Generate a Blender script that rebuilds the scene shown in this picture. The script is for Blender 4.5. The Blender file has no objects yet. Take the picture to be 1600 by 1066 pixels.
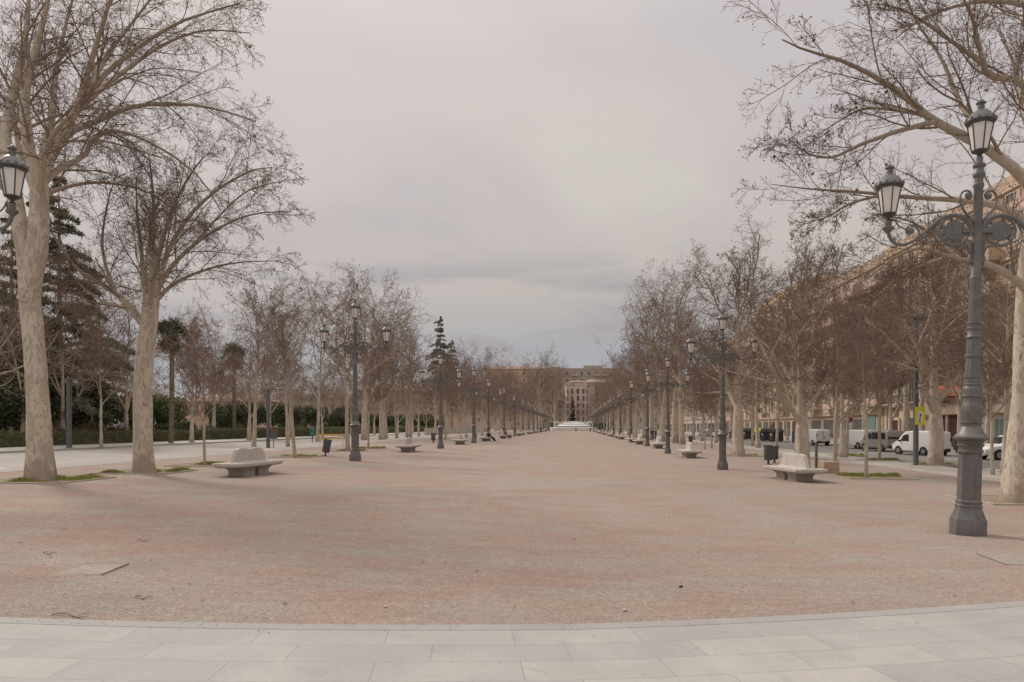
import bpy, math, random
import numpy as np
from mathutils import Vector, Matrix

random.seed(7)
R_ = math.radians
scene = bpy.context.scene
COL = scene.collection

# ------------------------------------------------------------------ camera model
F = 1067.0          # focal length in photo pixels (1600 wide)
HOR = 666.0         # horizon row
CH = 2.1            # camera height
PSI = math.atan2(97.0, F)
FW = (-math.sin(PSI), math.cos(PSI))
RT = (math.cos(PSI), math.sin(PSI))

def gz(x, y=0.0):
    """ground height: the hedge side lies a little higher"""
    return 0.02 * min(max(-x, 0.0), 15.7)

def ray(px, D, z=None):
    u = (px - 800.0) / F
    return (D * (FW[0] + u * RT[0]), D * (FW[1] + u * RT[1]))

def at(px, py, zoff=0.0):
    """ground point seen at a photo pixel"""
    z = zoff
    for _ in range(12):
        D = (CH - z) * F / (py - HOR)
        x, y = ray(px, D)
        z = gz(x, y) + zoff
    return Vector((x, y, z))

def atD(px, D, zoff=0.0):
    x, y = ray(px, D)
    return Vector((x, y, gz(x, y) + zoff))

def pt(px, py, D):
    """space point at photo pixel and depth"""
    x, y = ray(px, D)
    return Vector((x, y, CH + (HOR - py) / F * D))

def depth(p):
    return p[0] * FW[0] + p[1] * FW[1]

# ------------------------------------------------------------------ objects
def tag(o, label=None, cat=None, group=None, kind=None):
    if label: o['label'] = label
    if cat: o['category'] = cat
    if group: o['group'] = group
    if kind: o['kind'] = kind
    return o

def thing(name, label, cat, loc=(0, 0, 0), rz=0.0, group=None, s=1.0):
    o = bpy.data.objects.new(name, None)
    COL.objects.link(o)
    o.empty_display_size = 0.2
    o.location = loc
    o.rotation_euler = (0, 0, rz)
    o.scale = (s, s, s)
    return tag(o, label, cat, group)

def link(name, me, parent=None, loc=None, rz=None):
    o = bpy.data.objects.new(name, me)
    COL.objects.link(o)
    if parent is not None: o.parent = parent
    if loc is not None: o.location = loc
    if rz is not None: o.rotation_euler = (0, 0, rz)
    return o

def kids(o):
    return [c for c in bpy.data.objects if c.parent == o]

KIDS = {}
def snapshot(o):
    """remember the tree below a finished prototype"""
    k = kids(o)
    KIDS[o.name] = k
    for c in k: snapshot(c)

def copy_tree(o, parent=None):
    c = o.copy()
    COL.objects.link(c)
    if parent is not None: c.parent = parent
    for ch in KIDS.get(o.name, ()):
        copy_tree(ch, c)
    return c

FRESH = set()
def place(proto, loc, rz=0.0, s=1.0, label=None, group=None, name=None):
    """first call puts the prototype itself, later calls copies of it"""
    if proto.name not in FRESH:
        if proto.name not in KIDS: snapshot(proto)
        FRESH.add(proto.name)
        o = proto
    else:
        o = copy_tree(proto)
    o.location = loc
    o.rotation_euler = (0, 0, rz)
    o.scale = (s, s, s) if not isinstance(s, tuple) else s
    if label: o['label'] = label
    if group: o['group'] = group
    elif 'group' in o: del o['group']
    return o

class MB:
    def __init__(self):
        self.v = []; self.f = []; self.m = []; self.s = []
    def add(self, vs, fs, m=0, smooth=False):
        b = len(self.v)
        self.v += [tuple(p) for p in vs]
        for f in fs:
            self.f.append(tuple(b + i for i in f)); self.m.append(m); self.s.append(smooth)
    def box(self, c, s, m=0, rot=None, taper=1.0):
        x, y, z = (k / 2 for k in s)
        vs = [Vector((sx * x * (taper if sz > 0 else 1), sy * y * (taper if sz > 0 else 1), sz * z)) for sz in (-1, 1) for sy in (-1, 1) for sx in (-1, 1)]
        if rot is not None: vs = [rot @ p for p in vs]
        c = Vector(c)
        self.add([p + c for p in vs], [(0, 2, 3, 1), (4, 5, 7, 6), (0, 1, 5, 4), (1, 3, 7, 5), (3, 2, 6, 7), (2, 0, 4, 6)], m)
    def bbox(self, c, s, b=0.02, m=0, rot=None):
        """chamfered box"""
        x, y, z = (k / 2 for k in s)
        b = min(b, x * .9, y * .9, z * .9)
        vs = []; idx = {}
        for sx in (-1, 1):
            for sy in (-1, 1):
                for sz in (-1, 1):
                    for a in range(3):
                        p = [sx * (x - b), sy * (y - b), sz * (z - b)]
                        p[a] += (sx, sy, sz)[a] * b
                        idx[(sx, sy, sz, a)] = len(vs); vs.append(Vector(p))
        fs = []
        S = (-1, 1)
        for a in range(3):
            o1, o2 = [k for k in range(3) if k != a]
            for s_ in S:
                q = []
                for (p1, p2) in ((-1, -1), (1, -1), (1, 1), (-1, 1)):
                    k = [0, 0, 0]; k[a] = s_; k[o1] = p1; k[o2] = p2
                    q.append(idx[(k[0], k[1], k[2], a)])
                fs.append(q)
        for a in range(3):
            o1, o2 = [k for k in range(3) if k != a]
            for s1 in S:
                for s2 in S:
                    q = []
                    for (sa, ax) in ((-1, o1), (1, o1), (1, o2), (-1, o2)):
                        k = [0, 0, 0]; k[a] = sa; k[o1] = s1; k[o2] = s2
                        q.append(idx[(k[0], k[1], k[2], ax)])
                    fs.append(q)
        for sx in S:
            for sy in S:
                for sz in S:
                    fs.append([idx[(sx, sy, sz, a)] for a in range(3)])
        cc = Vector((0, 0, 0))
        out = []
        for f in fs:
            n = (vs[f[1]] - vs[f[0]]).cross(vs[f[2]] - vs[f[0]])
            mid = sum((vs[i] for i in f), Vector()) / len(f)
            out.append(f if n.dot(mid) > 0 else f[::-1])
        if rot is not None: vs = [rot @ p for p in vs]
        c = Vector(c)
        self.add([p + c for p in vs], out, m)
    def lathe(self, prof, n=12, m=0, c=(0, 0, 0), phase=0.0, smooth=True, rot=None, mod=None):
        vs = []; fs = []
        for i, (r, z) in enumerate(prof):
            for k in range(n):
                a = phase + 2 * math.pi * k / n
                rr = r * (mod(a, z) if mod else 1)
                vs.append(Vector((rr * math.cos(a), rr * math.sin(a), z)))
        for i in range(len(prof) - 1):
            for k in range(n):
                k2 = (k + 1) % n
                fs.append((i * n + k, i * n + k2, (i + 1) * n + k2, (i + 1) * n + k))
        fs.append(tuple(range(n))[::-1])
        fs.append(tuple((len(prof) - 1) * n + k for k in range(n)))
        if rot is not None: vs = [rot @ p for p in vs]
        c = Vector(c)
        self.add([p + c for p in vs], fs, m, smooth)
    def tube(self, pts, r, n=6, m=0, smooth=True, closed=False):
        pts = [Vector(p) for p in pts]
        rs = r if isinstance(r, (list, tuple)) else [r] * len(pts)
        N = len(pts)
        vs = []; fs = []
        ref = None
        for i in range(N):
            a = pts[i - 1] if (i > 0 or closed) else pts[i]
            b = pts[(i + 1) % N] if (i < N - 1 or closed) else pts[i]
            t = (b - a).normalized()
            if ref is None:
                ref = Vector((0, 0, 1)) if abs(t.z) < .9 else Vector((0, 1, 0))
            u = (ref - t * ref.dot(t)).normalized()
            w = t.cross(u)
            ref = u
            for k in range(n):
                an = 2 * math.pi * k / n
                vs.append(pts[i] + (u * math.cos(an) + w * math.sin(an)) * rs[i])
        for i in range(N if closed else N - 1):
            j = (i + 1) % N
            for k in range(n):
                k2 = (k + 1) % n
                fs.append((i * n + k, i * n + k2, j * n + k2, j * n + k))
        if not closed:
            fs.append(tuple(range(n))[::-1]); fs.append(tuple((N - 1) * n + k for k in range(n)))
        self.add(vs, fs, m, smooth)
    def prism(self, poly, d0, d1, axis='y', m=0, smooth=False):
        """poly in the other two axes, extruded along axis"""
        def mk(p, d):
            if axis == 'y': return (p[0], d, p[1])
            if axis == 'x': return (d, p[0], p[1])
            return (p[0], p[1], d)
        n = len(poly)
        area = sum(poly[i][0] * poly[(i + 1) % n][1] - poly[(i + 1) % n][0] * poly[i][1] for i in range(n))
        if (area > 0) == (axis == 'y'): poly = poly[::-1]
        vs = [mk(p, d0) for p in poly] + [mk(p, d1) for p in poly]
        # orientation: with this order the d0 cap points to -axis
        fs = [tuple(range(n))[::-1], tuple(range(n, 2 * n))] + [(i, (i + 1) % n, n + (i + 1) % n, n + i) for i in range(n)]
        self.add(vs, fs, m, smooth)
    def ball(self, c, r, m=0, n=10, k=6):
        r3 = r if isinstance(r, (tuple, list)) else (r, r, r)
        vs = []; fs = []
        for i in range(k + 1):
            th = math.pi * i / k
            for j in range(n):
                a = 2 * math.pi * j / n
                vs.append((c[0] + r3[0] * math.sin(th) * math.cos(a), c[1] + r3[1] * math.sin(th) * math.sin(a), c[2] - r3[2] * math.cos(th)))
        for i in range(k):
            for j in range(n):
                j2 = (j + 1) % n
                fs.append((i * n + j, i * n + j2, (i + 1) * n + j2, (i + 1) * n + j))
        self.add(vs, fs, m, True)
    def mesh(self, name, mats, sharp=35):
        me = bpy.data.meshes.new(name)
        me.from_pydata(self.v, [], self.f)
        for mt in (mats if isinstance(mats, (list, tuple)) else [mats]): me.materials.append(mt)
        me.polygons.foreach_set('material_index', self.m)
        me.polygons.foreach_set('use_smooth', self.s)
        if any(self.s):
            try: me.set_sharp_from_angle(angle=R_(sharp))
            except Exception: pass
        me.update()
        return me
    def build(self, name, mats, parent=None, loc=None, rz=None):
        return link(name, self.mesh(name, mats), parent, loc, rz)

# ------------------------------------------------------------------ materials
class NT:
    def __init__(self, name):
        self.mat = bpy.data.materials.new(name)
        self.mat.use_nodes = True
        self.t = self.mat.node_tree
        self.t.nodes.clear()
        self.out = self.t.nodes.new('ShaderNodeOutputMaterial')
        self.b = self.t.nodes.new('ShaderNodeBsdfPrincipled')
        self.l(self.b.outputs[0], self.out.inputs[0])
        self.co = None
    def n(self, typ, **kw):
        nd = self.t.nodes.new(typ)
        for k, v in kw.items():
            if k in nd.inputs: nd.inputs[k].default_value = v
            else: setattr(nd, k, v)
        return nd
    def l(self, a, b): self.t.links.new(a, b)
    def coord(self, kind='Object', scale=None):
        tc = self.n('ShaderNodeTexCoord')
        o = tc.outputs[kind]
        if scale is not None:
            mp = self.n('ShaderNodeMapping'); mp.inputs['Scale'].default_value = scale
            self.l(o, mp.inputs[0]); o = mp.outputs[0]
        return o
    def noise(self, vec, scale, detail=4.0, rough=.55, dist=0.0):
        nd = self.n('ShaderNodeTexNoise')
        nd.inputs['Scale'].default_value = scale
        nd.inputs['Detail'].default_value = detail
        nd.inputs['Roughness'].default_value = rough
        nd.inputs['Distortion'].default_value = dist
        if vec is not None: self.l(vec, nd.inputs['Vector'])
        return nd.outputs['Fac']
    def ramp(self, fac, stops, interp='LINEAR'):
        nd = self.n('ShaderNodeValToRGB')
        cr = nd.color_ramp; cr.interpolation = interp
        while len(cr.elements) > 1: cr.elements.remove(cr.elements[-1])
        cr.elements[0].position = stops[0][0]; cr.elements[0].color = c4(stops[0][1])
        for p, c in stops[1:]:
            e = cr.elements.new(p); e.color = c4(c)
        self.l(fac, nd.inputs[0])
        return nd.outputs[0]
    def mix(self, fac, a, b, mode='MIX'):
        nd = self.n('ShaderNodeMix', data_type='RGBA', blend_type=mode)
        for sock, v in ((nd.inputs[0], fac), (nd.inputs[6], a), (nd.inputs[7], b)):
            if hasattr(v, 'links'): self.l(v, sock)
            elif isinstance(v, (int, float)): sock.default_value = v if sock == nd.inputs[0] else (v, v, v, 1)
            else: sock.default_value = c4(v)
        return nd.outputs[2]
    def math(self, op, a, b=0.0):
        nd = self.n('ShaderNodeMath', operation=op)
        for i, v in enumerate((a, b)):
            if hasattr(v, 'links'): self.l(v, nd.inputs[i])
            else: nd.inputs[i].default_value = v
        return nd.outputs[0]
    def bump(self, h, strength=.3, dist=.01):
        nd = self.n('ShaderNodeBump')
        nd.inputs['Strength'].default_value = strength
        nd.inputs['Distance'].default_value = dist
        self.l(h, nd.inputs['Height'])
        self.l(nd.outputs[0], self.b.inputs['Normal'])
    def color(self, c):
        if hasattr(c, 'links'): self.l(c, self.b.inputs['Base Color'])
        else: self.b.inputs['Base Color'].default_value = c4(c)
    def set(self, rough=.8, metal=0.0, spec=.3):
        self.b.inputs['Roughness'].default_value = rough
        self.b.inputs['Metallic'].default_value = metal
        self.b.inputs['Specular IOR Level'].default_value = spec
        return self.mat

def c4(c):
    return (c[0], c[1], c[2], 1.0) if len(c) == 3 else tuple(c)

def simple(name, c, rough=.7, metal=0.0, spec=.3, var=.12, scale=6.0, bump=0.0, kind='Object'):
    t = NT(name)
    co = t.coord(kind)
    nz = t.noise(co, scale, 5.0)
    lo = tuple(k * (1 - var) for k in c); hi = tuple(min(1, k * (1 + var)) for k in c)
    t.color(t.ramp(nz, [(.3, lo), (.7, hi)]))
    if bump: t.bump(t.noise(co, scale * 6, 4.0), bump, .01)
    return t.set(rough, metal, spec)

M = {}

def mat_bark(name, pale, mid, olive, brown, brown_top=1.2):
    t = NT(name)
    co = t.coord('Object')
    mp = t.n('ShaderNodeMapping'); mp.inputs['Scale'].default_value = (1, 1, .33); t.l(co, mp.inputs[0])
    v = mp.outputs[0]
    n1 = t.noise(v, 4.6, 3.0, .5, .6)
    n2 = t.noise(v, 9.0, 3.5, .5, .5)
    n3 = t.noise(v, 2.2, 3.0)
    base = t.ramp(n1, [(.40, mid), (.46, mid), (.50, pale), (.62, pale)])
    patch = t.ramp(n2, [(.56, (0, 0, 0)), (.60, (1, 1, 1))])
    c = t.mix(patch, base, olive)
    pb = t.ramp(n2, [(.33, (1, 1, 1)), (.37, (0, 0, 0))])
    c = t.mix(pb, c, brown)
    # old flaking bark low on the trunk
    sx = t.n('ShaderNodeSeparateXYZ'); t.l(co, sx.inputs[0])
    h = t.math('ADD', t.math('MULTIPLY', n3, 2.6), t.math('MULTIPLY', sx.outputs[2], -1.0 / brown_top))
    hb = t.ramp(h, [(.72, (0, 0, 0)), (1.05, (.75, .75, .75))])
    c = t.mix(hb, c, brown)
    fine = t.noise(v, 70.0, 4.0)
    c = t.mix(.35, c, t.ramp(fine, [(.3, (.25, .25, .25)), (.7, (.8, .8, .8))]), 'OVERLAY')
    t.color(c)
    t.bump(t.math('ADD', t.math('MULTIPLY', n2, .7), t.math('MULTIPLY', fine, .4)), .55, .02)
    return t.set(.9, 0, .2)

M['bark'] = mat_bark('plane_bark', (.55, .475, .385), (.45, .375, .30), (.375, .335, .255), (.31, .24, .18))
M['bark_thin'] = mat_bark('young_bark', (.47, .405, .315), (.38, .32, .245), (.33, .30, .225), (.29, .225, .165), .5)

def mat_twig(name, a, b):
    t = NT(name)
    oi = t.n('ShaderNodeObjectInfo')
    nz = t.noise(t.coord('Object'), 1.3, 3.0)
    c = t.ramp(nz, [(.35, a), (.65, b)])
    c = t.mix(.25, c, t.ramp(oi.outputs['Random'], [(0, (.3, .3, .3)), (1, (.7, .7, .7))]), 'OVERLAY')
    t.color(c)
    return t.set(.85, 0, .15)
M['limb'] = mat_twig('limb_bark', (.31, .25, .19), (.42, .35, .27))
M['twig'] = mat_twig('twig_bark', (.265, .188, .145), (.35, .262, .21))
M['limb_old'] = mat_twig('old_limb_bark', (.235, .19, .145), (.34, .28, .215))
M['twig_near'] = mat_twig('near_twig_bark', (.185, .135, .105), (.25, .19, .15))
def mat_branch(name, stops):
    t = NT(name)
    oi = t.n('ShaderNodeObjectInfo')
    a = t.n('ShaderNodeAttribute', attribute_name='thick')
    nz = t.noise(t.coord('Object'), 6.0, 3.0)
    c = t.ramp(t.math('MULTIPLY', a.outputs['Fac'], 5.0), [(p * 5, k) for p, k in stops])
    c = t.mix(.5, c, t.ramp(nz, [(.35, (.40, .40, .40)), (.65, (.60, .60, .60))]), 'OVERLAY')
    c = t.mix(.25, c, t.ramp(oi.outputs['Random'], [(0, (.34, .34, .34)), (1, (.66, .66, .66))]), 'OVERLAY')
    t.color(c)
    return t.set(.85, 0, .15)
M['branch_near'] = mat_branch('near_branches', [(0, (.19, .135, .105)), (.015, (.22, .165, .125)), (.045, (.32, .26, .20)), (.10, (.45, .385, .305)), (.18, (.50, .43, .345))])
M['branch'] = mat_branch('row_branches', [(0, (.225, .158, .125)), (.010, (.25, .182, .145)), (.03, (.285, .22, .17)), (.07, (.40, .33, .26)), (.12, (.47, .40, .315))])
M['seed'] = simple('seed_ball', (.10, .065, .045), .9)
M['dry'] = simple('dry_leaf', (.21, .105, .065), .8, var=.4, scale=2.0)

def mat_leaf(name, a, b, sss=.0):
    t = NT(name)
    nz = t.noise(t.coord('Object'), 2.5, 5.0)
    fine = t.noise(t.coord('Object'), 23.0, 2.0)
    c = t.ramp(nz, [(.32, a), (.68, b)])
    c = t.mix(.4, c, t.ramp(fine, [(.3, (.25, .25, .25)), (.7, (.75, .75, .75))]), 'OVERLAY')
    t.color(c)
    return t.set(.6, 0, .3)
M['leaf_dark'] = mat_leaf('dark_leaf', (.045, .06, .030), (.095, .115, .05))
M['leaf_mid'] = mat_leaf('mid_leaf', (.05, .075, .025), (.10, .13, .04))
M['leaf_yellow'] = mat_leaf('yellow_green_leaf', (.12, .13, .03), (.20, .19, .05))
M['leaf_conifer'] = mat_leaf('conifer_leaf', (.105, .105, .068), (.18, .175, .122))
M['palm_green'] = mat_leaf('palm_frond', (.065, .07, .038), (.12, .115, .065))
M['leaf_hedge'] = mat_leaf('hedge_leaf', (.085, .09, .042), (.17, .165, .085))
M['leaf_brown'] = mat_leaf('brown_leaf', (.15, .10, .06), (.25, .18, .12))
M['grass'] = mat_leaf('grass_blade', (.19, .23, .045), (.36, .36, .09))
M['palm_dead'] = mat_leaf('palm_skirt', (.12, .095, .06), (.20, .165, .105))

# promenade gravel
def mat_gravel():
    t = NT('compacted_gravel')
    co = t.coord('Object')
    flat = t.n('ShaderNodeMapping'); flat.inputs['Scale'].default_value = (.6, 1.0, 1); t.l(co, flat.inputs[0])
    big = t.noise(flat.outputs[0], .22, 4.0, .6, .4)
    med = t.noise(flat.outputs[0], .9, 5.0, .6)
    c = t.ramp(big, [(.34, (.298, .252, .216)), (.44, (.302, .234, .198)), (.52, (.305, .218, .182)), (.62, (.306, .219, .181)), (.72, (.304, .231, .192))])
    c = t.mix(t.ramp(med, [(.42, (0, 0, 0)), (.62, (.75, .75, .75))]), c, (.305, .27, .228))
    org = t.noise(flat.outputs[0], .55, 3.0, .5)
    c = t.mix(t.ramp(org, [(.60, (0, 0, 0)), (.70, (.28, .28, .28))]), c, (.34, .225, .15))
    # stones of several sizes
    for sc, lo, hi, amt in ((48.0, .2, 1.75, .28), (100.0, .2, 1.7, .55), (200.0, .3, 1.5, .6)):
        v = t.n('ShaderNodeTexVoronoi'); v.inputs['Scale'].default_value = sc; t.l(co, v.inputs['Vector'])
        sep = t.n('ShaderNodeSeparateColor'); t.l(v.outputs['Color'], sep.inputs[0])
        g = t.ramp(sep.outputs[0], [(0, (lo * .5,) * 3), (.12, (.42,) * 3), (.5, (.5,) * 3), (.88, (.58,) * 3), (1, (hi * .5,) * 3)])
        c = t.mix(amt, c, g, 'OVERLAY')
    sp = t.noise(co, 9.0, 8.0, .75)
    c = t.mix(.5, c, t.ramp(sp, [(.3, (.32,) * 3), (.7, (.68,) * 3)]), 'OVERLAY')
    st2 = t.noise(t.coord('Object', (.5, 2.4, 1)), 1.1, 5.0, .65)
    c = t.mix(.17, c, t.ramp(st2, [(.35, (.34, .33, .33)), (.65, (.64, .63, .61))]), 'OVERLAY')
    dp = t.noise(t.coord('Object', (.35, 1, 1)), .33, 6.0, .62, .6)
    c = t.mix(t.ramp(dp, [(.58, (0, 0, 0)), (.66, (.55, .55, .55))]), c, (.235, .19, .16))
    wk = t.noise(t.coord('Object', (1, .08, 1)), .8, 4.0, .6)
    c = t.mix(t.ramp(wk, [(.55, (0, 0, 0)), (.72, (.35, .35, .35))]), c, (.335, .275, .235))
    t.color(c)
    v = t.n('ShaderNodeTexVoronoi'); v.inputs['Scale'].default_value = 95.0; t.l(co, v.inputs['Vector'])
    h = t.math('ADD', t.math('MULTIPLY', v.outputs['Distance'], -.6), t.math('MULTIPLY', t.noise(co, 2.0, 6.0), .9))
    t.bump(h, .32, .012)
    return t.set(.95, 0, .15)
M['gravel'] = mat_gravel()

def mat_asphalt(name, a, b, scale=1.0):
    t = NT(name)
    co = t.coord('Object')
    n1 = t.noise(co, .25 * scale, 5.0, .6)
    c = t.ramp(n1, [(.35, a), (.65, b)])
    fine = t.noise(co, 60, 3.0, .7)
    c = t.mix(.35, c, t.ramp(fine, [(.3, (.3,) * 3), (.7, (.7,) * 3)]), 'OVERLAY')
    cr = t.n('ShaderNodeTexVoronoi', feature='DISTANCE_TO_EDGE'); cr.inputs['Scale'].default_value = .22
    ds = t.n('ShaderNodeMix', data_type='VECTOR')
    t.l(co, cr.inputs['Vector'])
    t.color(c)
    t.bump(fine, .2, .006)
    return t.set(.9, 0, .2)
M['road_pale'] = mat_asphalt('pale_worn_asphalt', (.30, .27, .24), (.355, .325, .29))
M['road'] = mat_asphalt('asphalt', (.21, .195, .18), (.27, .25, .23))
M['earth'] = mat_asphalt('park_earth', (.22, .17, .12), (.30, .24, .17))

def mat_slabs(name, w, h, tones, joint, polar=None, offset=.5):
    t = NT(name)
    co = t.coord('Object')
    if polar:
        sp = t.n('ShaderNodeSeparateXYZ'); t.l(co, sp.inputs[0])
        dx = t.math('SUBTRACT', sp.outputs[0], polar[0]); dy = t.math('SUBTRACT', sp.outputs[1], polar[1])
        rr = t.math('SQRT', t.math('ADD', t.math('MULTIPLY', dx, dx), t.math('MULTIPLY', dy, dy)))
        an = t.math('MULTIPLY', t.math('ARCTAN2', dx, t.math('MULTIPLY', dy, -1.0)), polar[2])
        cb = t.n('ShaderNodeCombineXYZ'); t.l(an, cb.inputs[0]); t.l(t.math('SUBTRACT', rr, polar[3]), cb.inputs[1])
        vec = cb.outputs[0]
    else:
        vec = co
    br = t.n('ShaderNodeTexBrick')
    br.offset = offset
    br.inputs['Color1'].default_value = (0, 0, 0, 1); br.inputs['Color2'].default_value = (1, 1, 1, 1)
    br.inputs['Mortar'].default_value = (.5, .5, .5, 1)
    br.inputs['Scale'].default_value = 1.0
    br.inputs['Mortar Size'].default_value = .0035
    br.inputs['Mortar Smooth'].default_value = .3
    br.inputs['Bias'].default_value = 0.0
    br.inputs['Brick Width'].default_value = w
    br.inputs['Row Height'].default_value = h
    t.l(vec, br.inputs['Vector'])
    bw = t.n('ShaderNodeRGBToBW'); t.l(br.outputs['Color'], bw.inputs[0])
    c = t.ramp(bw.outputs[0], [(0, tones[0]), (.35, tones[1]), (.65, tones[2]), (1, tones[3])])
    big = t.noise(co, .7, 5.0, .6, .5)
    c = t.mix(.4, c, t.ramp(big, [(.3, (.38, .38, .39)), (.5, (.5, .5, .5)), (.66, (.66, .65, .61))]), 'OVERLAY')
    fine = t.noise(co, 45.0, 5.0, .7)
    c = t.mix(.22, c, t.ramp(fine, [(.3, (.3,) * 3), (.7, (.7,) * 3)]), 'OVERLAY')
    st = t.noise(co, 3.2, 6.0, .65, .8)
    c = t.mix(t.ramp(st, [(.56, (0, 0, 0)), (.70, (.4, .4, .4))]), c, (.27, .245, .225))
    gum = t.n('ShaderNodeTexVoronoi'); gum.inputs['Scale'].default_value = 1.9; t.l(co, gum.inputs['Vector'])
    c = t.mix(t.ramp(gum.outputs['Distance'], [(.02, (.5, .5, .5)), (.045, (0, 0, 0))]), c, (.17, .155, .145))
    c = t.mix(t.math('MULTIPLY', br.outputs['Fac'], .75), c, joint)
    t.color(c)
    t.bump(t.math('ADD', t.math('MULTIPLY', br.outputs['Fac'], -1.0), t.math('MULTIPLY', fine, .25)), .4, .006)
    return t.set(.75, 0, .3)

ARC_R = 39.0
ARC_C = (-7.5, 6.49 + ARC_R)
M['paving'] = mat_slabs('plaza_slabs', 1.22, .46, [(.375, .357, .335), (.335, .322, .312), (.355, .339, .325), (.395, .373, .343)], (.19, .17, .15), (ARC_C[0], ARC_C[1], ARC_R, ARC_R + .19), .37)
M['kerb'] = mat_slabs('kerb_stone', 1.25, 5.0, [(.325, .312, .298), (.305, .294, .284), (.33, .315, .30), (.345, .328, .305)], (.22, .2, .18), (ARC_C[0], ARC_C[1], ARC_R, ARC_R - 2.0), .0)
M['sidewalk'] = mat_slabs('sidewalk_slabs', .6, .6, [(.37, .335, .30), (.35, .32, .29), (.385, .35, .31), (.395, .36, .32)], (.25, .22, .19), None, .5)
M['granite'] = simple('granite_kerb', (.36, .33, .30), .85, var=.15, scale=12)
M['stone'] = simple('bench_stone', (.43, .385, .34), .85, var=.14, scale=5, bump=.25)
M['stone_pale'] = simple('bench_back_stone', (.50, .455, .41), .85, var=.12, scale=6, bump=.25)
M['sandstone'] = simple('sandstone', (.45, .33, .23), .9, var=.2, scale=9, bump=.3)
M['concrete'] = simple('patch_concrete', (.30, .255, .215), .9, var=.2, scale=8, bump=.3)
M['iron'] = simple('painted_iron', (.150, .141, .134), .48, .25, .45, var=.16, scale=7, bump=.06)
M['iron_dark'] = simple('dark_iron', (.085, .08, .08), .5, .25, .4, var=.2, scale=9)
M['pole_grey'] = simple('grey_pole', (.13, .13, .135), .5, .3, .4)
M['opal'] = simple('opal_glass', (.74, .69, .64), .25, 0, .5, var=.05, scale=3)
M['wood_edge'] = simple('pit_edge', (.42, .36, .28), .9, var=.15, scale=7)
M['soil'] = simple('pit_soil', (.27, .205, .16), .95, var=.25, scale=10, bump=.5)
M['white_paint'] = simple('road_paint', (.62, .60, .56), .8, var=.15, scale=5)
M['car_white'] = simple('white_car_paint', (.72, .71, .69), .3, 0, .5, var=.02)
M['car_silver'] = simple('silver_car_paint', (.40, .385, .37), .3, .4, .5, var=.02)
M['car_dark'] = simple('dark_car_paint', (.05, .05, .055), .3, .2, .5, var=.05)
M['car_glass'] = simple('car_glass', (.025, .028, .03), .08, 0, .6, var=.1)
M['tyre'] = simple('tyre', (.025, .025, .025), .9)
M['rim'] = simple('rim', (.35, .35, .35), .35, .7)
M['plastic_black'] = simple('black_plastic', (.04, .04, .042), .6)
M['red_lamp'] = simple('red_lamp', (.35, .03, .02), .3)
M['plate'] = simple('plate', (.7, .7, .66), .5)
M['yellow'] = simple('yellow_sign', (.62, .58, .04), .6, var=.06)
M['orange'] = simple('barrier_orange', (.55, .33, .10), .7, var=.15)
M['red'] = simple('red_cloth', (.52, .17, .12), .8, var=.18, scale=1.5)
M['redsign'] = simple('sign_red', (.5, .05, .04), .5)
M['blue'] = simple('sign_blue', (.045, .075, .18), .5)
M['teal'] = simple('teal_box', (.05, .17, .16), .6)
M['paper'] = simple('paper', (.70, .66, .62), .8)
M['bin'] = simple('bin_grey', (.115, .112, .115), .6, .2)
M['water'] = simple('water_sheet', (.80, .80, .78), .25, 0, .5, var=.15, scale=2)
M['fount_stone'] = simple('fountain_stone', (.66, .64, .60), .8, var=.1, scale=1)
M['dk_green'] = simple('dark_green_awning', (.03, .10, .06), .7)

# walls
def mat_wall(name, c, scale=.6):
    t = NT(name)
    co = t.coord('Object')
    n1 = t.noise(co, scale, 5.0, .6)
    n2 = t.noise(t.coord('Object', (3, 3, .25)), 1.0, 4.0, .6)
    cc = t.ramp(n1, [(.3, tuple(k * .86 for k in c)), (.7, tuple(min(1, k * 1.1) for k in c))])
    cc = t.mix(.3, cc, t.ramp(n2, [(.35, (.32, .31, .3)), (.65, (.62, .62, .62))]), 'OVERLAY')
    t.color(cc)
    return t.set(.9, 0, .2)
M['wall_cream'] = mat_wall('cream_render', (.60, .465, .335))
M['wall_pink'] = mat_wall('pink_render', (.58, .43, .35))
M['wall_brick'] = mat_wall('brown_brick', (.45, .34, .265))
M['wall_beige'] = mat_wall('beige_render', (.57, .43, .32))
M['wall_pale'] = mat_wall('pale_pink_render', (.60, .48, .42))
M['wall_grey'] = mat_wall('grey_render', (.48, .43, .38))
M['wall_shop'] = mat_wall('shop_front_stone', (.60, .47, .38))
M['wall_far'] = mat_wall('far_grey_brown_render', (.40, .345, .29))
M['roof_tile'] = simple('roof_tile', (.31, .22, .17), .9, var=.2, scale=3)
M['win_frame'] = simple('window_frame', (.45, .41, .37), .6)
M['win_dark'] = simple('dark_frame', (.16, .13, .11), .6)
M['win_glass'] = simple('window_glass', (.10, .10, .10), .15, 0, .6, var=.25, scale=.8)
M['shutter'] = simple('roller_shutter', (.42, .36, .30), .7)
M['garage'] = simple('garage_door', (.10, .055, .04), .6, var=.2)
M['teal_glass'] = simple('teal_glass', (.16, .25, .24), .15, 0, .5)

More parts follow.
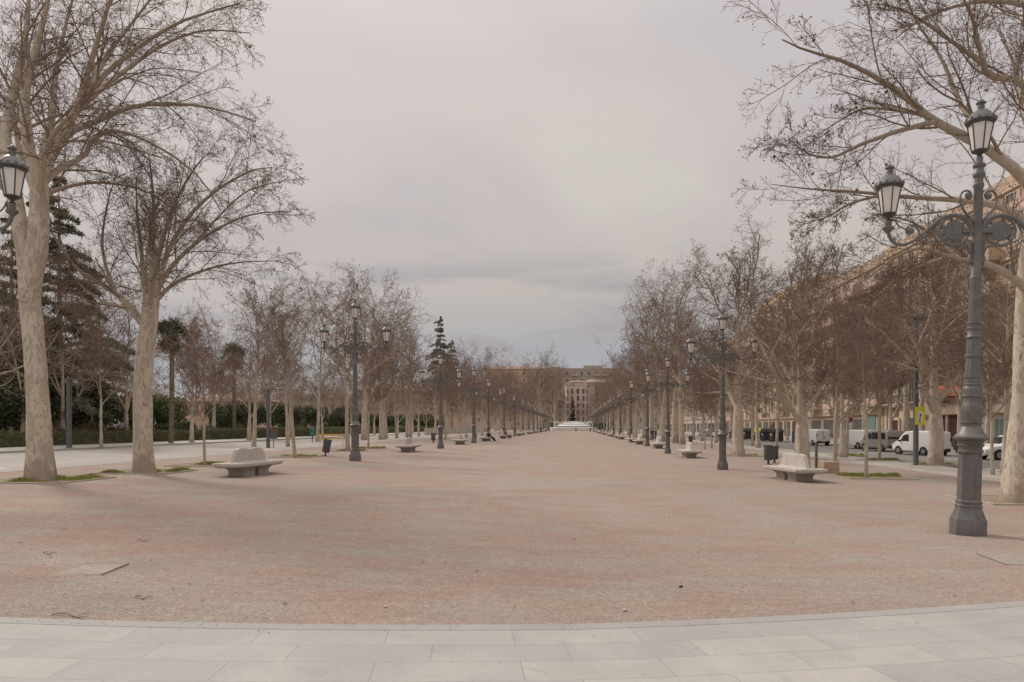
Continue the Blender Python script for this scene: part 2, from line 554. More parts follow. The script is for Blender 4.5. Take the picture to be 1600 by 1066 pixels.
# ------------------------------------------------------------------ numpy meshes
def np_mesh(name, chunks, mats):
    """chunks: (verts n x 3, faces m x k, material index, smooth)"""
    V = np.concatenate([c[0] for c in chunks]).astype(np.float32)
    loops = []; tot = []; mi = []; sm = []
    b = 0
    for v, f, m, s in [c[:4] for c in chunks]:
        loops.append((f + b).ravel()); tot.append(np.full(len(f), f.shape[1])); mi.append(np.full(len(f), m)); sm.append(np.full(len(f), s))
        b += len(v)
    L = np.concatenate(loops).astype(np.int32); T = np.concatenate(tot).astype(np.int32)
    me = bpy.data.meshes.new(name)
    me.vertices.add(len(V)); me.vertices.foreach_set('co', V.ravel())
    me.loops.add(len(L)); me.loops.foreach_set('vertex_index', L)
    me.polygons.add(len(T))
    st = np.concatenate([[0], np.cumsum(T)[:-1]]).astype(np.int32)
    me.polygons.foreach_set('loop_start', st)
    try: me.polygons.foreach_set('loop_total', T)
    except Exception: pass
    for mt in mats: me.materials.append(mt)
    me.polygons.foreach_set('material_index', np.concatenate(mi).astype(np.int32))
    me.polygons.foreach_set('use_smooth', np.concatenate(sm).astype(bool))
    if any(len(c) > 4 for c in chunks):
        at_ = me.attributes.new('thick', 'FLOAT', 'POINT')
        at_.data.foreach_set('value', np.concatenate([c[4] if len(c) > 4 else np.zeros(len(c[0])) for c in chunks]).astype(np.float32))
    me.update(calc_edges=True)
    return me

def nrm(a):
    return a / np.maximum(np.linalg.norm(a, axis=-1, keepdims=True), 1e-9)

def tubes(P, R, S, m, bumps=None):
    """P n,k,3  R n,k -> chunk"""
    N, K, _ = P.shape
    T = nrm(np.gradient(P, axis=1))
    mean = nrm(P[:, -1] - P[:, 0])
    ax = np.where(np.abs(mean[:, 2:3]) < .8, np.array([[0., 0., 1.]]), np.array([[1., 0., 0.]]))
    ref = nrm(np.cross(mean, ax))[:, None, :]
    U = nrm(np.cross(T, ref)); W = np.cross(T, U)
    an = np.arange(S) * 2 * np.pi / S
    rr = R[:, :, None] * np.ones(S)
    if bumps is not None: rr = rr * bumps
    ring = P[:, :, None, :] + rr[..., None] * (np.cos(an)[:, None] * U[:, :, None, :] + np.sin(an)[:, None] * W[:, :, None, :])
    i = np.arange(N)[:, None, None] * K * S; k = np.arange(K - 1)[None, :, None] * S; s = np.arange(S)[None, None, :]
    s2 = (s + 1) % S
    f = np.stack(np.broadcast_arrays(i + k + s, i + k + s2, i + k + S + s2, i + k + S + s), -1).reshape(-1, 4)
    return (ring.reshape(-1, 3), f, m, True, np.repeat(R.reshape(-1), S))

def children(rng, P, R, n, t0, t1, ang, lf, K, wob, grav, rf, rtip, jit=.3, flat=0.0, tl=.6):
    """n side branches for every branch"""
    N, Kp, _ = P.shape
    idx = np.repeat(np.arange(N), n)
    base = np.tile((np.arange(n) + .5) / n, N)
    t = t0 + (t1 - t0) * np.clip(base + rng.uniform(-.5, .5, N * n) / n, 0, 1)
    x = t * (Kp - 1); i0 = np.clip(x.astype(int), 0, Kp - 2); fr = (x - i0)[:, None]
    A = P[idx, i0]; B = P[idx, i0 + 1]
    pos = A + (B - A) * fr
    T = nrm(B - A)
    r = R[idx, i0] * (1 - fr[:, 0]) + R[idx, i0 + 1] * fr[:, 0]
    seg = np.linalg.norm(np.diff(P, axis=1), axis=2).sum(1)
    L = seg[idx] * lf * (1.15 - tl * t) * rng.uniform(1 - jit, 1 + jit, N * n)
    az = np.tile(np.arange(n) * 2.4, N) + rng.uniform(0, 6.28, N)[idx] + rng.uniform(-.6, .6, N * n)
    ref = np.where(np.abs(T[:, 2:3]) < .9, np.array([[0., 0., 1.]]), np.array([[1., 0., 0.]]))
    U = nrm(np.cross(T, ref)); W = np.cross(T, U)
    a = np.radians(rng.uniform(ang[0], ang[1], N * n))[:, None]
    d = np.cos(a) * T + np.sin(a) * (np.cos(az)[:, None] * U + np.sin(az)[:, None] * W)
    d[:, 2] *= (1 - flat)
    d = nrm(d)
    Q = np.empty((N * n, K, 3)); Q[:, 0] = pos
    step = (L / (K - 1))[:, None]
    g = grav if np.ndim(grav) else np.full(N * n, grav)
    for k in range(1, K):
        d = d + rng.normal(0, wob, d.shape)
        d[:, 2] += g
        d = nrm(d)
        Q[:, k] = Q[:, k - 1] + d * step
    r0 = np.maximum(np.minimum(r * rf, r * .95), rtip * 1.05)
    rt = np.minimum(r0 * .35, r0); rt = np.maximum(rt, rtip)
    rt = np.minimum(rt, r0)
    lin = np.linspace(0, 1, K)[None, :]
    RR = r0[:, None] * (1 - lin) + rt[:, None] * lin
    return Q, RR

def smooth_line(pts, K, r0, r1):
    """Catmull-Rom through pts, K points"""
    p = np.array([tuple(q) for q in pts], float)
    p = np.concatenate([[2 * p[0] - p[1]], p, [2 * p[-1] - p[-2]]])
    n = len(p) - 3
    out = []
    for u in np.linspace(0, n, K):
        i = min(int(u), n - 1); f = u - i
        a, b, c, d = p[i:i + 4]
        out.append(.5 * ((2 * b) + (c - a) * f + (2 * a - 5 * b + 4 * c - d) * f * f + (3 * b - a - 3 * c + d) * f ** 3))
    rr = r0 + (r1 - r0) * np.linspace(0, 1, K) ** .85
    return np.array(out)[None], rr[None]

def octas(P, r):
    n = len(P)
    o = np.array([[1, 0, 0], [-1, 0, 0], [0, 1, 0], [0, -1, 0], [0, 0, 1], [0, 0, -1]], float)
    f = np.array([[0, 2, 4], [2, 1, 4], [1, 3, 4], [3, 0, 4], [2, 0, 5], [1, 2, 5], [3, 1, 5], [0, 3, 5]])
    V = P[:, None, :] + o[None] * (r if np.ndim(r) == 0 else r[:, None, None])
    return V.reshape(-1, 3), (np.arange(n)[:, None, None] * 6 + f[None]).reshape(-1, 3)

def leaf_quads(rng, P, size, droop=0.0, aspect=.55, up=0.0):
    n = len(P)
    a = rng.normal(size=(n, 3)); a[:, 2] -= droop; a[:, 2] += up; a = nrm(a)
    b = nrm(np.cross(a, rng.normal(size=(n, 3))))
    c = np.cross(a, b)
    s = size * rng.uniform(.6, 1.35, n)[:, None]
    V = np.stack([P, P + a * s * .5 + b * s * aspect * .5 + c * s * .1, P + a * s, P + a * s * .5 - b * s * aspect * .5 + c * s * .1], 1)
    return V.reshape(-1, 3), np.arange(n * 4).reshape(n, 4)

def trunk_chunk(rng, P, R, S=14, rough=.06):
    N, K, _ = P.shape
    an = np.arange(S) * 2 * np.pi / S
    b = np.ones((N, K, S))
    for q in range(6):
        kz = rng.uniform(.2, 1.1); ka = rng.integers(1, 5); ph = rng.uniform(0, 6.28)
        b += rough * rng.uniform(.3, 1) * np.sin(ka * an[None, None, :] + kz * np.arange(K)[None, :, None] + ph)
    return tubes(P, R, S, 0, b)

def flare(R, P, amt=.24, h=.45):
    z = P[..., 2] - P[:, :1, 2]
    return R * (1 + amt * np.exp(-z / h))

def make_tree(name, label, cat, rng, trunks, limbs, params, group=None, twig_r=.005, seeds=200, dry=60, seed_r=.02, bark='bark', cm='branch'):
    """trunks/limbs: lists of (P 1,k,3 ; R 1,k). params: list of dicts for the next levels, grown from the limbs"""
    root = thing(name, label, cat, group=group)
    ch = [trunk_chunk(rng, P, flare(R, P) if i == 0 else R) for i, (P, R) in enumerate(trunks)]
    me = np_mesh('trunk', ch, [M[bark]])
    link('trunk', me, root)
    cr = []
    cur = []
    for P, R in limbs:
        cr.append(tubes(P, R, 8, 0)); cur.append((P, R))
    tips = []
    for li, pr in enumerate(params):
        nxt = []
        for P, R in cur:
            Q, RR = children(rng, P, R, **pr)
            nxt.append((Q, RR))
        # merge arrays of the same K
        Q = np.concatenate([a for a, _ in nxt]); RR = np.concatenate([b for _, b in nxt])
        S = 6 if li == 0 else (4 if li == 1 else 3)
        cr.append(tubes(Q, RR, S, 0))
        cur = [(Q, RR)]
        tips.append(Q)
    ends = tips[-2][:, -1] if len(tips) > 1 else tips[-1][:, -1]
    if seeds:
        i = rng.integers(0, len(ends), seeds)
        p = ends[i] + rng.normal(0, .03, (seeds, 3)); p[:, 2] -= rng.uniform(.03, .12, seeds)
        v, f = octas(p, rng.uniform(.75, 1.25, seeds) * seed_r)
        cr.append((v, f, 2, False))
    if dry:
        i = rng.integers(0, len(ends), dry)
        p = ends[i] + rng.normal(0, .06, (dry, 3))
        v, f = leaf_quads(rng, p, .10, 1.0, .8)
        cr.append((v, f, 3, False))
    me = np_mesh('crown', cr, [M[cm], M[cm], M['seed'], M['dry']])
    link('crown', me, root)
    return root

def generic(name, label, cat, seed, H, r0, fork, nl, lean=(0, 0), spread=(30, 52), lim_len=.5, lv=(9, 8, 5, 2), twig_r=.006, seeds=200, dry=80, group=None, up=.07, bark='bark', multi=0, droop=0.0):
    rng = np.random.default_rng(seed)
    K = 18
    t = np.linspace(0, 1, K)
    P = np.zeros((1, K, 3))
    P[0, :, 2] = t * H * .92
    w = np.cumsum(rng.normal(0, .012 * H / 10, (K, 2)), 0); w -= w[0]
    w[t > fork] *= 1.0
    P[0, :, :2] = w + np.array(lean)[None] * (t[:, None] ** 1.2) * H
    kf = int(round(fork * (K - 1)))
    R = np.where(t < fork, r0 * (1 - .22 * t / max(fork, .01)), 0)
    rt = r0 * .62
    R = np.where(t >= fork, rt * (1 - (t - fork) / (1 - fork)) ** .9 + twig_r * 1.5, R)[None]
    trunks = [(P[:, :kf + 2], R[:, :kf + 2])]
    leader = (P[:, kf + 1:], R[:, kf + 1:])
    Kf = K - kf
    Q, RR = children(rng, P[:, kf - 1:], np.maximum(R[:, kf - 1:], r0 * .3), nl, .03, .92, spread, lim_len * H / (H * .92 * (1 - fork)), 12, .13, up, .58, twig_r * 2, .42, 0, .55)
    lp = []
    ld = leader
    # leader resampled to the limbs' point count
    PL, RL = smooth_line(leader[0][0], 12, float(leader[1][0, 0]), twig_r * 2)
    limbs = [(np.concatenate([Q, PL]), np.concatenate([RR, RL]))]
    pr = [dict(n=lv[0], t0=.18, t1=.99, ang=(30, 65), lf=.46, K=8, wob=.17, grav=up * .5, rf=.62, rtip=twig_r * 1.7, jit=.45),
          dict(n=lv[1], t0=.12, t1=1.0, ang=(30, 75), lf=.46, K=6, wob=.22, grav=.03 - droop, rf=.58, rtip=twig_r * 1.15, jit=.4),
          dict(n=lv[2], t0=.12, t1=1.0, ang=(30, 80), lf=.55, K=4, wob=.24, grav=.03 - droop, rf=.6, rtip=twig_r * .9),
          dict(n=lv[3], t0=.2, t1=1.0, ang=(35, 80), lf=.55, K=3, wob=.24, grav=.0 - droop, rf=.8, rtip=twig_r * .8)]
    return make_tree(name, label, cat, rng, trunks, limbs, pr, group, twig_r, seeds, dry, .036, bark)

# ------------------------------------------------------------------ setting
def strip(name, xs, y0, y1, mat, dz=0.0, yfun=None, ny=2):
    """sheet following the cross fall of the ground"""
    mb = MB()
    ys = [y0 + (y1 - y0) * i / (ny - 1) for i in range(ny)]
    vs = [(x, y, gz(x) + dz) for y in ys for x in xs]
    n = len(xs)
    fs = [(j * n + i, j * n + i + 1, (j + 1) * n + i + 1, (j + 1) * n + i) for j in range(ny - 1) for i in range(n - 1)]
    mb.add(vs, fs)
    o = mb.build(name, mat)
    return tag(o, kind='structure')

X_L0, X_L1, X_L2 = -21.9, -37.3, -45.2        # gravel edge, far kerb, hedge line
X_R0, X_R1, X_R2, X_R3 = 15.9, 19.2, 29.2, 38.8  # gravel edge, road edge, far kerb, house fronts
ZR = -0.12                                     # carriageway level on the houses' side
strip('ground', [-900, -15.7, 0, 15.8], -60, 1500, M['earth'], -.03)
g2 = MB(); g2.add([(15.8, -60, -.3), (900, -60, -.3), (900, 1500, -.3), (15.8, 1500, -.3)], [(0, 1, 2, 3)])
tag(g2.build('ground', M['earth']), kind='structure')
strip('promenade', [X_L0, -15.7, -8, 0, 8, X_R0], -40, 330, M['gravel'], 0)
strip('road', [X_L1, X_L0 - .12], -40, 400, M['road_pale'], 0.0)
mb = MB(); mb.box((X_L0 - .06, 180, gz(-20) - .05), (.12, 440, .12)); tag(mb.build('kerb', M['granite']), kind='structure')
mb = MB(); mb.box((X_L1 - .09, 180, gz(-20) + .0), (.18, 440, .27)); tag(mb.build('kerb', M['granite']), kind='structure')
strip('pavement', [X_L2 + 1.0, X_L1 - .18], -40, 400, M['sidewalk'], .13)
mb = MB(); mb.box((X_R0 + .07, 180, -.06), (.14, 440, .13)); tag(mb.build('kerb', M['granite']), kind='structure')
strip('pavement', [X_R0 + .14, X_R1 - .15], -40, 400, M['sidewalk'], .0)
mb = MB(); mb.box((X_R1 - .075, 180, -.1), (.15, 440, .21)); tag(mb.build('kerb', M['granite']), kind='structure')
strip('road', [X_R1, X_R2], -40, 400, M['road'], ZR)
mb = MB(); mb.box((X_R2 + .075, 180, -.1), (.15, 440, .23)); tag(mb.build('kerb', M['granite']), kind='structure')
strip('pavement', [X_R2 + .15, 60], -40, 400, M['sidewalk'], .012)
# cross street at the far end
strip('road', [-60, X_L0, -15.7, 0, 60], 331, 420, M['road_pale'], .0)

# plaza paving: sector of a ring
def sector(name, r0, r1, a0, a1, z, th, mat, n=80):
    mb = MB()
    vs = []
    for i in range(n + 1):
        a = a0 + (a1 - a0) * i / n
        for r, zz in ((r0, 0), (r1, 0), (r0, -th), (r1, -th)):
            x, y = ARC_C[0] + r * math.sin(a), ARC_C[1] - r * math.cos(a)
            vs.append((x, y, gz(x) + z + zz))
    fs = []
    for i in range(n):
        b = i * 4; d = b + 4
        fs += [(b, d, d + 1, b + 1), (b, b + 2, d + 2, d), (b + 1, d + 1, d + 3, b + 3)]
    mb.add(vs, fs)
    return tag(mb.build(name, mat), kind='structure')
sector('plaza_border', ARC_R, ARC_R + .19, -.55, .55, .018, .05, M['kerb'])
sector('plaza', ARC_R + .19, ARC_R + 40, -.55, .55, .015, .05, M['paving'])

# road markings
mb = MB()
for k in range(9):
    x = X_R1 + .7 + k * 1.04
    mb.add([(x, 33.5, ZR + .004), (x + .5, 33.5, ZR + .004), (x + .5, 37.5, ZR + .004), (x, 37.5, ZR + .004)], [(0, 1, 2, 3)])
for y in range(44, 260, 6):
    mb.add([(24.1, y, ZR + .004), (24.22, y, ZR + .004), (24.22, y + 3, ZR + .004), (24.1, y + 3, ZR + .004)], [(0, 1, 2, 3)])
tag(mb.build('road_marking', M['white_paint']), kind='structure')
mb = MB()
z = gz(-30) + .004
mb.add([(-24.2, 21.5, z), (-23.9, 21.5, z), (-23.9, 27.0, z), (-24.2, 27.0, z)], [(0, 1, 2, 3)])
for y in range(40, 250, 8):
    mb.add([(-30.1, y, z), (-29.98, y, z), (-29.98, y + 3, z), (-30.1, y + 3, z)], [(0, 1, 2, 3)])
tag(mb.build('road_marking', M['white_paint']), kind='structure')

# ------------------------------------------------------------------ street lamp with three lanterns
KS = 1.3125
def lantern(mbroot, c, s=1.0, phase=0.0):
    """hexagonal lantern; c is the middle of its base. Children: glass, roof"""
    base = link('lantern', None, mbroot) if False else None
    fr = MB(); gl = MB(); rf = MB()
    h = .50 * s; rb = .132 * s; rtp = .212 * s; z0 = .16 * s
    # stem and base cup
    fr.lathe([(.03 * s, 0), (.06 * s, .02 * s), (.035 * s, .06 * s), (.05 * s, .09 * s), (.10 * s, .12 * s), (rb * 1.05, z0 - .02 * s), (rb * 1.05, z0)], 12)
    fr.lathe([(rtp * 1.03, z0 + h - .015 * s), (rtp * 1.12, z0 + h), (rtp * 1.12, z0 + h + .03 * s), (rtp * .9, z0 + h + .03 * s)], 12)
    for k in range(6):
        a = phase + k * math.pi / 3
        p0 = Vector((rb * math.cos(a), rb * math.sin(a), z0)); p1 = Vector((rtp * math.cos(a), rtp * math.sin(a), z0 + h))
        fr.tube([p0, p1], .0125 * s, 5)
    gl.lathe([(rb * .95, z0 + .005), (rtp * .96, z0 + h - .012 * s)], 6, phase=phase, smooth=False)
    z1 = z0 + h + .03 * s
    rf.lathe([(rtp * 1.2, z1), (rtp * 1.22, z1 + .02 * s), (rtp * 1.12, z1 + .06 * s), (rtp * 1.02, z1 + .10 * s), (rtp * .82, z1 + .165 * s), (rtp * .5, z1 + .215 * s), (rtp * .3, z1 + .235 * s),
              (rtp * .26, z1 + .28 * s), (rtp * .30, z1 + .30 * s), (rtp * .24, z1 + .33 * s), (rtp * .42, z1 + .37 * s), (rtp * .36, z1 + .385 * s), (rtp * .18, z1 + .39 * s), (rtp * .2, z1 + .42 * s), (.005, z1 + .45 * s)], 14)
    for k in range(12):     # crested rim
        a = phase + k * math.pi / 6
        p = Vector((rtp * 1.16 * math.cos(a), rtp * 1.16 * math.sin(a), z1 + .045 * s))
        rf.ball(p, (.028 * s, .028 * s, .042 * s), n=6, k=4)
    o = fr.build('lantern', M['iron_dark'], mbroot, c)
    gl.build('glass', M['opal'], o)
    rf.build('roof', M['iron'], o)
    return o

def make_lamp():
    t = thing('street_lamp', '', 'street lamp')
    k = KS
    Z = lambda prof: [(r * k * (.84 if z < 3.7 else .95), z * k) for r, z in prof]
    ped = MB()
    # hexagonal pedestal
    ped.lathe(Z([(.275, 0), (.275, .215), (.262, .235), (.255, .25), (.20, .37), (.197, .395), (.205, .40), (.205, .425), (.185, .44), (.185, .455), (.198, .46), (.198, .485), (.178, .50), (.176, 1.18)]), 6, phase=R_(30 - 5), smooth=False)
    ped.lathe(Z([(.17, 1.175), (.195, 1.19), (.195, 1.215), (.175, 1.225), (.18, 1.27), (.205, 1.285), (.205, 1.30), (.185, 1.31), (.20, 1.35), (.262, 1.385), (.262, 1.41), (.245, 1.42), (.20, 1.47), (.165, 1.54), (.15, 1.56)]), 20)
    po = ped.build('pedestal', M['iron'], t)
    ap = .176 * k * .84 * math.cos(math.pi / 6)
    dm = MB()
    an = R_(25) - math.pi / 2 + R_(30) + R_(5) - R_(0)
    an = R_(25 + 30) - math.pi + R_(60)
    rz_ = Matrix.Rotation(an, 3, 'Z')
    dm.bbox(rz_ @ Vector((ap + .002, 0, .84 * k)), (.012, .13, .46), .004, rot=rz_)
    dm.bbox(rz_ @ Vector((ap + .012, .045, .84 * k)), (.016, .018, .03), .003, rot=rz_)
    dm.build('door', M['iron'], po)
    sh = MB()
    def leaves(a, z):
        return 1 + .06 * math.sin(8 * a + 20 * z)
    sh.lathe(Z([(.15, 1.56), (.15, 1.60), (.17, 1.61), (.17, 1.635), (.145, 1.645)]), 20)
    sh.lathe(Z([(.145, 1.645), (.15, 1.68), (.162, 1.74), (.16, 1.82), (.142, 1.89), (.138, 1.90)]), 32, mod=leaves)
    flt = lambda a, z: 1 - .07 * (.5 + .5 * math.cos(12 * a))
    sh.lathe(Z([(.14, 1.90), (.132, 1.92), (.132, 1.985)]), 48, mod=flt)
    sh.lathe(Z([(.135, 1.985), (.15, 1.995), (.15, 2.01), (.142, 2.03), (.15, 2.08), (.146, 2.12), (.128, 2.15), (.14, 2.16), (.14, 2.175), (.125, 2.185), (.125, 2.26), (.138, 2.27), (.138, 2.285), (.12, 2.29)]), 20)
    sh.lathe(Z([(.118, 2.29), (.112, 2.56)]), 48, mod=flt)
    sh.lathe(Z([(.118, 2.56), (.127, 2.59), (.118, 2.61)]), 24, mod=leaves)
    sh.lathe(Z([(.11, 2.61), (.105, 2.84)]), 48, mod=flt)
    sh.lathe(Z([(.115, 2.84), (.12, 2.86), (.104, 2.88), (.102, 2.96), (.118, 2.97), (.118, 2.99), (.104, 3.0), (.104, 3.04), (.116, 3.05), (.116, 3.07), (.098, 3.08)]), 20)
    sh.lathe(Z([(.095, 3.08), (.082, 3.72)]), 48, mod=flt)
    sh.lathe(Z([(.082, 3.72), (.070, 3.75), (.062, 5.02), (.075, 5.04), (.075, 5.07), (.06, 5.09), (.06, 5.16), (.078, 5.18), (.085, 5.22), (.07, 5.25), (.062, 5.30), (.085, 5.33), (.085, 5.36), (.05, 5.38), (.045, 5.46)]), 20)
    sh.build('shaft', M['iron'], t)
    for sgn in (-1, 1):
        a = MB()
        P = lambda x, z: (sgn * x * k, 0, z * k)
        def ring(cx, cz, r, th, n=20):
            a.tube([P(cx + r * math.cos(q * 2 * math.pi / n), cz + r * math.sin(q * 2 * math.pi / n)) for q in range(n)], th * k, 6, closed=True)
        def curve(pts, r0, r1, n=18):
            L, RR = smooth_line([P(*p) for p in pts], n, r0 * k, r1 * k)
            a.tube([Vector(q) for q in L[0]], list(RR[0]), 6)
        # big ring with its disc
        ring(.315, 4.40, .205, .018)
        rt = Matrix.Rotation(R_(90), 3, 'X')
        a.lathe([(.135 * k, -.012 * k), (.135 * k, .012 * k)], 20, c=P(.315, 4.40), rot=rt, smooth=False)
        ring(.315, 4.40, .135, .012)
        for q in range(6):
            an = q * math.pi / 3 + .3
            a.ball(P(.315 + .17 * math.cos(an), 4.40 + .17 * math.sin(an)), .026 * k, n=6, k=4)
        # main S arm
        curve([(.06, 4.40), (.13, 4.55), (.30, 4.625), (.50, 4.58), (.68, 4.42), (.86, 4.26), (1.02, 4.19), (1.14, 4.22), (1.22, 4.33), (1.235, 4.47)], .030, .024, 30)
        # leaf scrolls along the arm
        curve([(.86, 4.27), (.80, 4.38), (.90, 4.48), (.99, 4.42), (.95, 4.33), (.90, 4.37)], .018, .010, 18)
        a.ball(P(.93, 4.40), (.07 * k, .03 * k, .05 * k), n=8, k=5)
        curve([(1.0, 4.42), (1.09, 4.47), (1.16, 4.56), (1.235, 4.55)], .012, .010, 10)
        curve([(.52, 4.55), (.60, 4.40), (.56, 4.27), (.47, 4.24), (.45, 4.33), (.50, 4.36)], .018, .010, 18)
        curve([(.62, 4.46), (.70, 4.32), (.67, 4.24), (.61, 4.27)], .016, .010, 12)
        # lower brackets to the post
        curve([(.07, 3.95), (.10, 4.10), (.14, 4.17), (.24, 4.19), (.36, 4.18), (.46, 4.22)], .026, .016, 16)
        curve([(.07, 3.93), (.075, 4.10), (.10, 4.26)], .030, .020, 8)
        a.ball(P(.09, 3.99), (.03 * k, .03 * k, .09 * k), n=8, k=6)
        # upper heart scroll
        curve([(.05, 4.52), (.12, 4.60), (.22, 4.74), (.25, 4.86), (.22, 4.96), (.14, 4.98), (.09, 4.92), (.12, 4.86), (.17, 4.88)], .020, .013, 24)
        a.ball(P(.135, 4.91), (.055 * k, .03 * k, .05 * k), n=8, k=5)
        a.box(P(.13, 4.40), (.16 * k, .06 * k, .07 * k))
        # cup under the lantern
        a.lathe([(.02 * k, 4.36 * k), (.05 * k, 4.39 * k), (.075 * k, 4.42 * k), (.08 * k, 4.445 * k), (.04 * k, 4.46 * k), (.05 * k, 4.52 * k), (.03 * k, 4.55 * k)], 10, c=(sgn * 1.235 * k, 0, 0))
        a.build('arm', M['iron'], t)
    lantern(t, (0, 0, 5.44 * k), 1.0, R_(25))
    lantern(t, (-1.235 * k, 0, 4.53 * k), .97, R_(25))
    lantern(t, (1.235 * k, 0, 4.53 * k), .97, R_(25))
    return t

lamp = make_lamp()
GL = 'three-lantern street lamps lining the promenade'
ORD = ['first', 'second', 'third', 'fourth', 'fifth', 'sixth', 'seventh', 'eighth', 'ninth', 'tenth', 'eleventh', 'twelfth', 'thirteenth', 'fourteenth']
p = at(1512, 835)
o = place(lamp, p, 0.0, 1.0, 'grey iron street lamp with three lanterns closest to the paving, beside the mottled trunk', GL)
H0 = 6.24 * KS
o.scale = (1.02,) * 3
o.rotation_euler = (0, R_(1.7), 0)
# lamp of the hedge side cut by the picture edge
p = atD(-107, 9.7 * KS)
o = place(lamp, p, 0, 1.0, 'street lamp by the towering plane tree, only one opal lantern of it in sight', GL)
rows_R = [(1129, 734, 488), (1043.5, 709, 557), (1011.5, 697.5, 575)]
names_R = ['street lamp with scroll discs just past the closest bench on the houses\' side',
           'street lamp in front of the pair of thick plane trunks on the houses\' side',
           'street lamp beside the two walkers in dark coats']
y_last = 0
for (px, py, top), nm in zip(rows_R, names_R):
    p = at(px, py); D = depth(p)
    s = (py - top) / F * D / H0
    place(lamp, p, random.uniform(-.04, .04), s, nm, GL); y_last = p.y
y = y_last + 19.7; i = 4
while y < 285:
    x = 7.5
    far = i > 6
    place(lamp, (x, y, gz(x)), random.uniform(-.05, .05), .98,
          'one of the small far street lamps on the houses\' side, dwindling towards the fountain' if far else '%s three-lantern street lamp along the houses\' side, counted from the plaza paving' % ORD[i],
          GL + (', far houses\' side' if far else ''))
    y += 19.7; i += 1
rows_L = [(555, 720.5, 470), (688.5, 701, 553), (740.5, 692.5, 574)]
names_L = ['street lamp with three lanterns, standing near the leaning grey litter bin',
           'street lamp between the two small stone benches on the hedge side',
           'street lamp with a pale-jacketed person right behind its base']
for (px, py, top), nm in zip(rows_L, names_L):
    p = at(px, py); D = depth(p)
    s = (py - top) / F * D / H0
    place(lamp, p, random.uniform(-.04, .04), s, nm, GL); y_last = p.y
y = y_last + 12.5; i = 4
while y < 285:
    x = -11.0
    far = i > 6
    place(lamp, (x, y, gz(x)), random.uniform(-.05, .05), .97,
          'one of the small far street lamps on the hedge side, dwindling towards the fountain' if far else '%s three-lantern street lamp along the hedge side, counted from the plaza paving' % ORD[i],
          GL + (', far hedge side' if far else ''))
    y += 19.7; i += 1

# ------------------------------------------------------------------ stone benches (two-sided, with a wavy back)
def make_bench():
    t = thing('stone_bench', '', 'bench')
    L, W = 3.0, 1.25
    st = MB()
    # seat slab: chamfered plate with clipped corners
    def plate(z, ins):
        x, y, c = W / 2 - ins, L / 2 - ins, .16
        return [(x - c, -y), (x, -y + c), (x, y - c), (x - c, y), (-x + c, y), (-x, y - c), (-x, -y + c), (-x + c, -y)]
    rings = [(.335, .12), (.36, .03), (.385, .0), (.475, .0), (.495, .02), (.50, .05)]
    vs = []; fs = []
    for z, i in rings: vs += [(x, y, z) for x, y in plate(z, i)]
    n = 8
    for r in range(len(rings) - 1):
        for k in range(n):
            fs.append((r * n + k, r * n + (k + 1) % n, (r + 1) * n + (k + 1) % n, (r + 1) * n + k))
    fs += [tuple(range(n))[::-1], tuple((len(rings) - 1) * n + k for k in range(n))]
    st.add(vs, fs)
    st.build('seat', M['stone'], t)
    bk = MB()
    prof = []
    yb, yt = 1.06, .84
    for i in range(25):
        q = -1 + 2 * i / 24
        z = 1.02 + .020 * math.cos(q * 2 * math.pi * .95 + math.pi) - .035 * max(0, abs(q) - .86) / .14
        prof.append((q * yt, z))
    vs = []; fs = []
    cols = 25; rows = 8
    for side in (-1, 1):
        for r in range(rows):
            f = r / (rows - 1)
            for i in range(cols):
                q = -1 + 2 * i / (cols - 1)
                f = (0, .08, .3, .5, .7, .85, .95, 1)[r]
                z = .50 + (prof[i][1] - .50) * f
                yy = q * (yb + (yt - yb) * f)
                th = .07 + (.05 if r == 0 else 0) - (.015 if r == rows - 1 else 0)
                vs.append((side * th, yy, z))
    for side in (0, 1):
        b = side * rows * cols
        for r in range(rows - 1):
            for i in range(cols - 1):
                q = (b + r * cols + i, b + r * cols + i + 1, b + (r + 1) * cols + i + 1, b + (r + 1) * cols + i)
                fs.append(q if side else q[::-1])
    o2 = rows * cols
    for i in range(cols - 1):
        a = (rows - 1) * cols + i
        fs.append((a, a + 1, o2 + a + 1, o2 + a))
    for r in range(rows - 1):
        a = r * cols; fs.append((a, a + cols, o2 + a + cols, o2 + a))
        a = r * cols + cols - 1; fs.append((a, o2 + a, o2 + a + cols, a + cols))
    bk.add(vs, fs, 0, False)
    bk.build('backrest', M['stone_pale'], t)
    for sy in (-1, 1):
        lg = MB()
        prof = [(.34, -.02), (.345, .06), (.33, .12), (.335, .20), (.37, .26), (.43, .31), (.50, .35)]
        poly = [(x, z) for x, z in prof] + [(-x, z) for x, z in prof[::-1]]
        vs = []; fs = []
        m = len(prof)
        yy = [.12, .80]
        for j, y0 in enumerate(yy):
            for i, (x, z) in enumerate(poly):
                ex = (max(0, z - .1) / .28) ** 2 * .12
                vs.append((x, sy * (y0 + (ex if j else -.0)), z))
        n = len(poly)
        for i in range(n): fs.append((i, (i + 1) % n, n + (i + 1) % n, n + i))
        for i in range(m - 1):
            fs.append((i, i + 1, n - 2 - i, n - 1 - i)); fs.append((n + i, n + i + 1, 2 * n - 2 - i, 2 * n - 1 - i))
        lg.add(vs, fs)
        lg.build('leg', M['stone'], t)
    return t

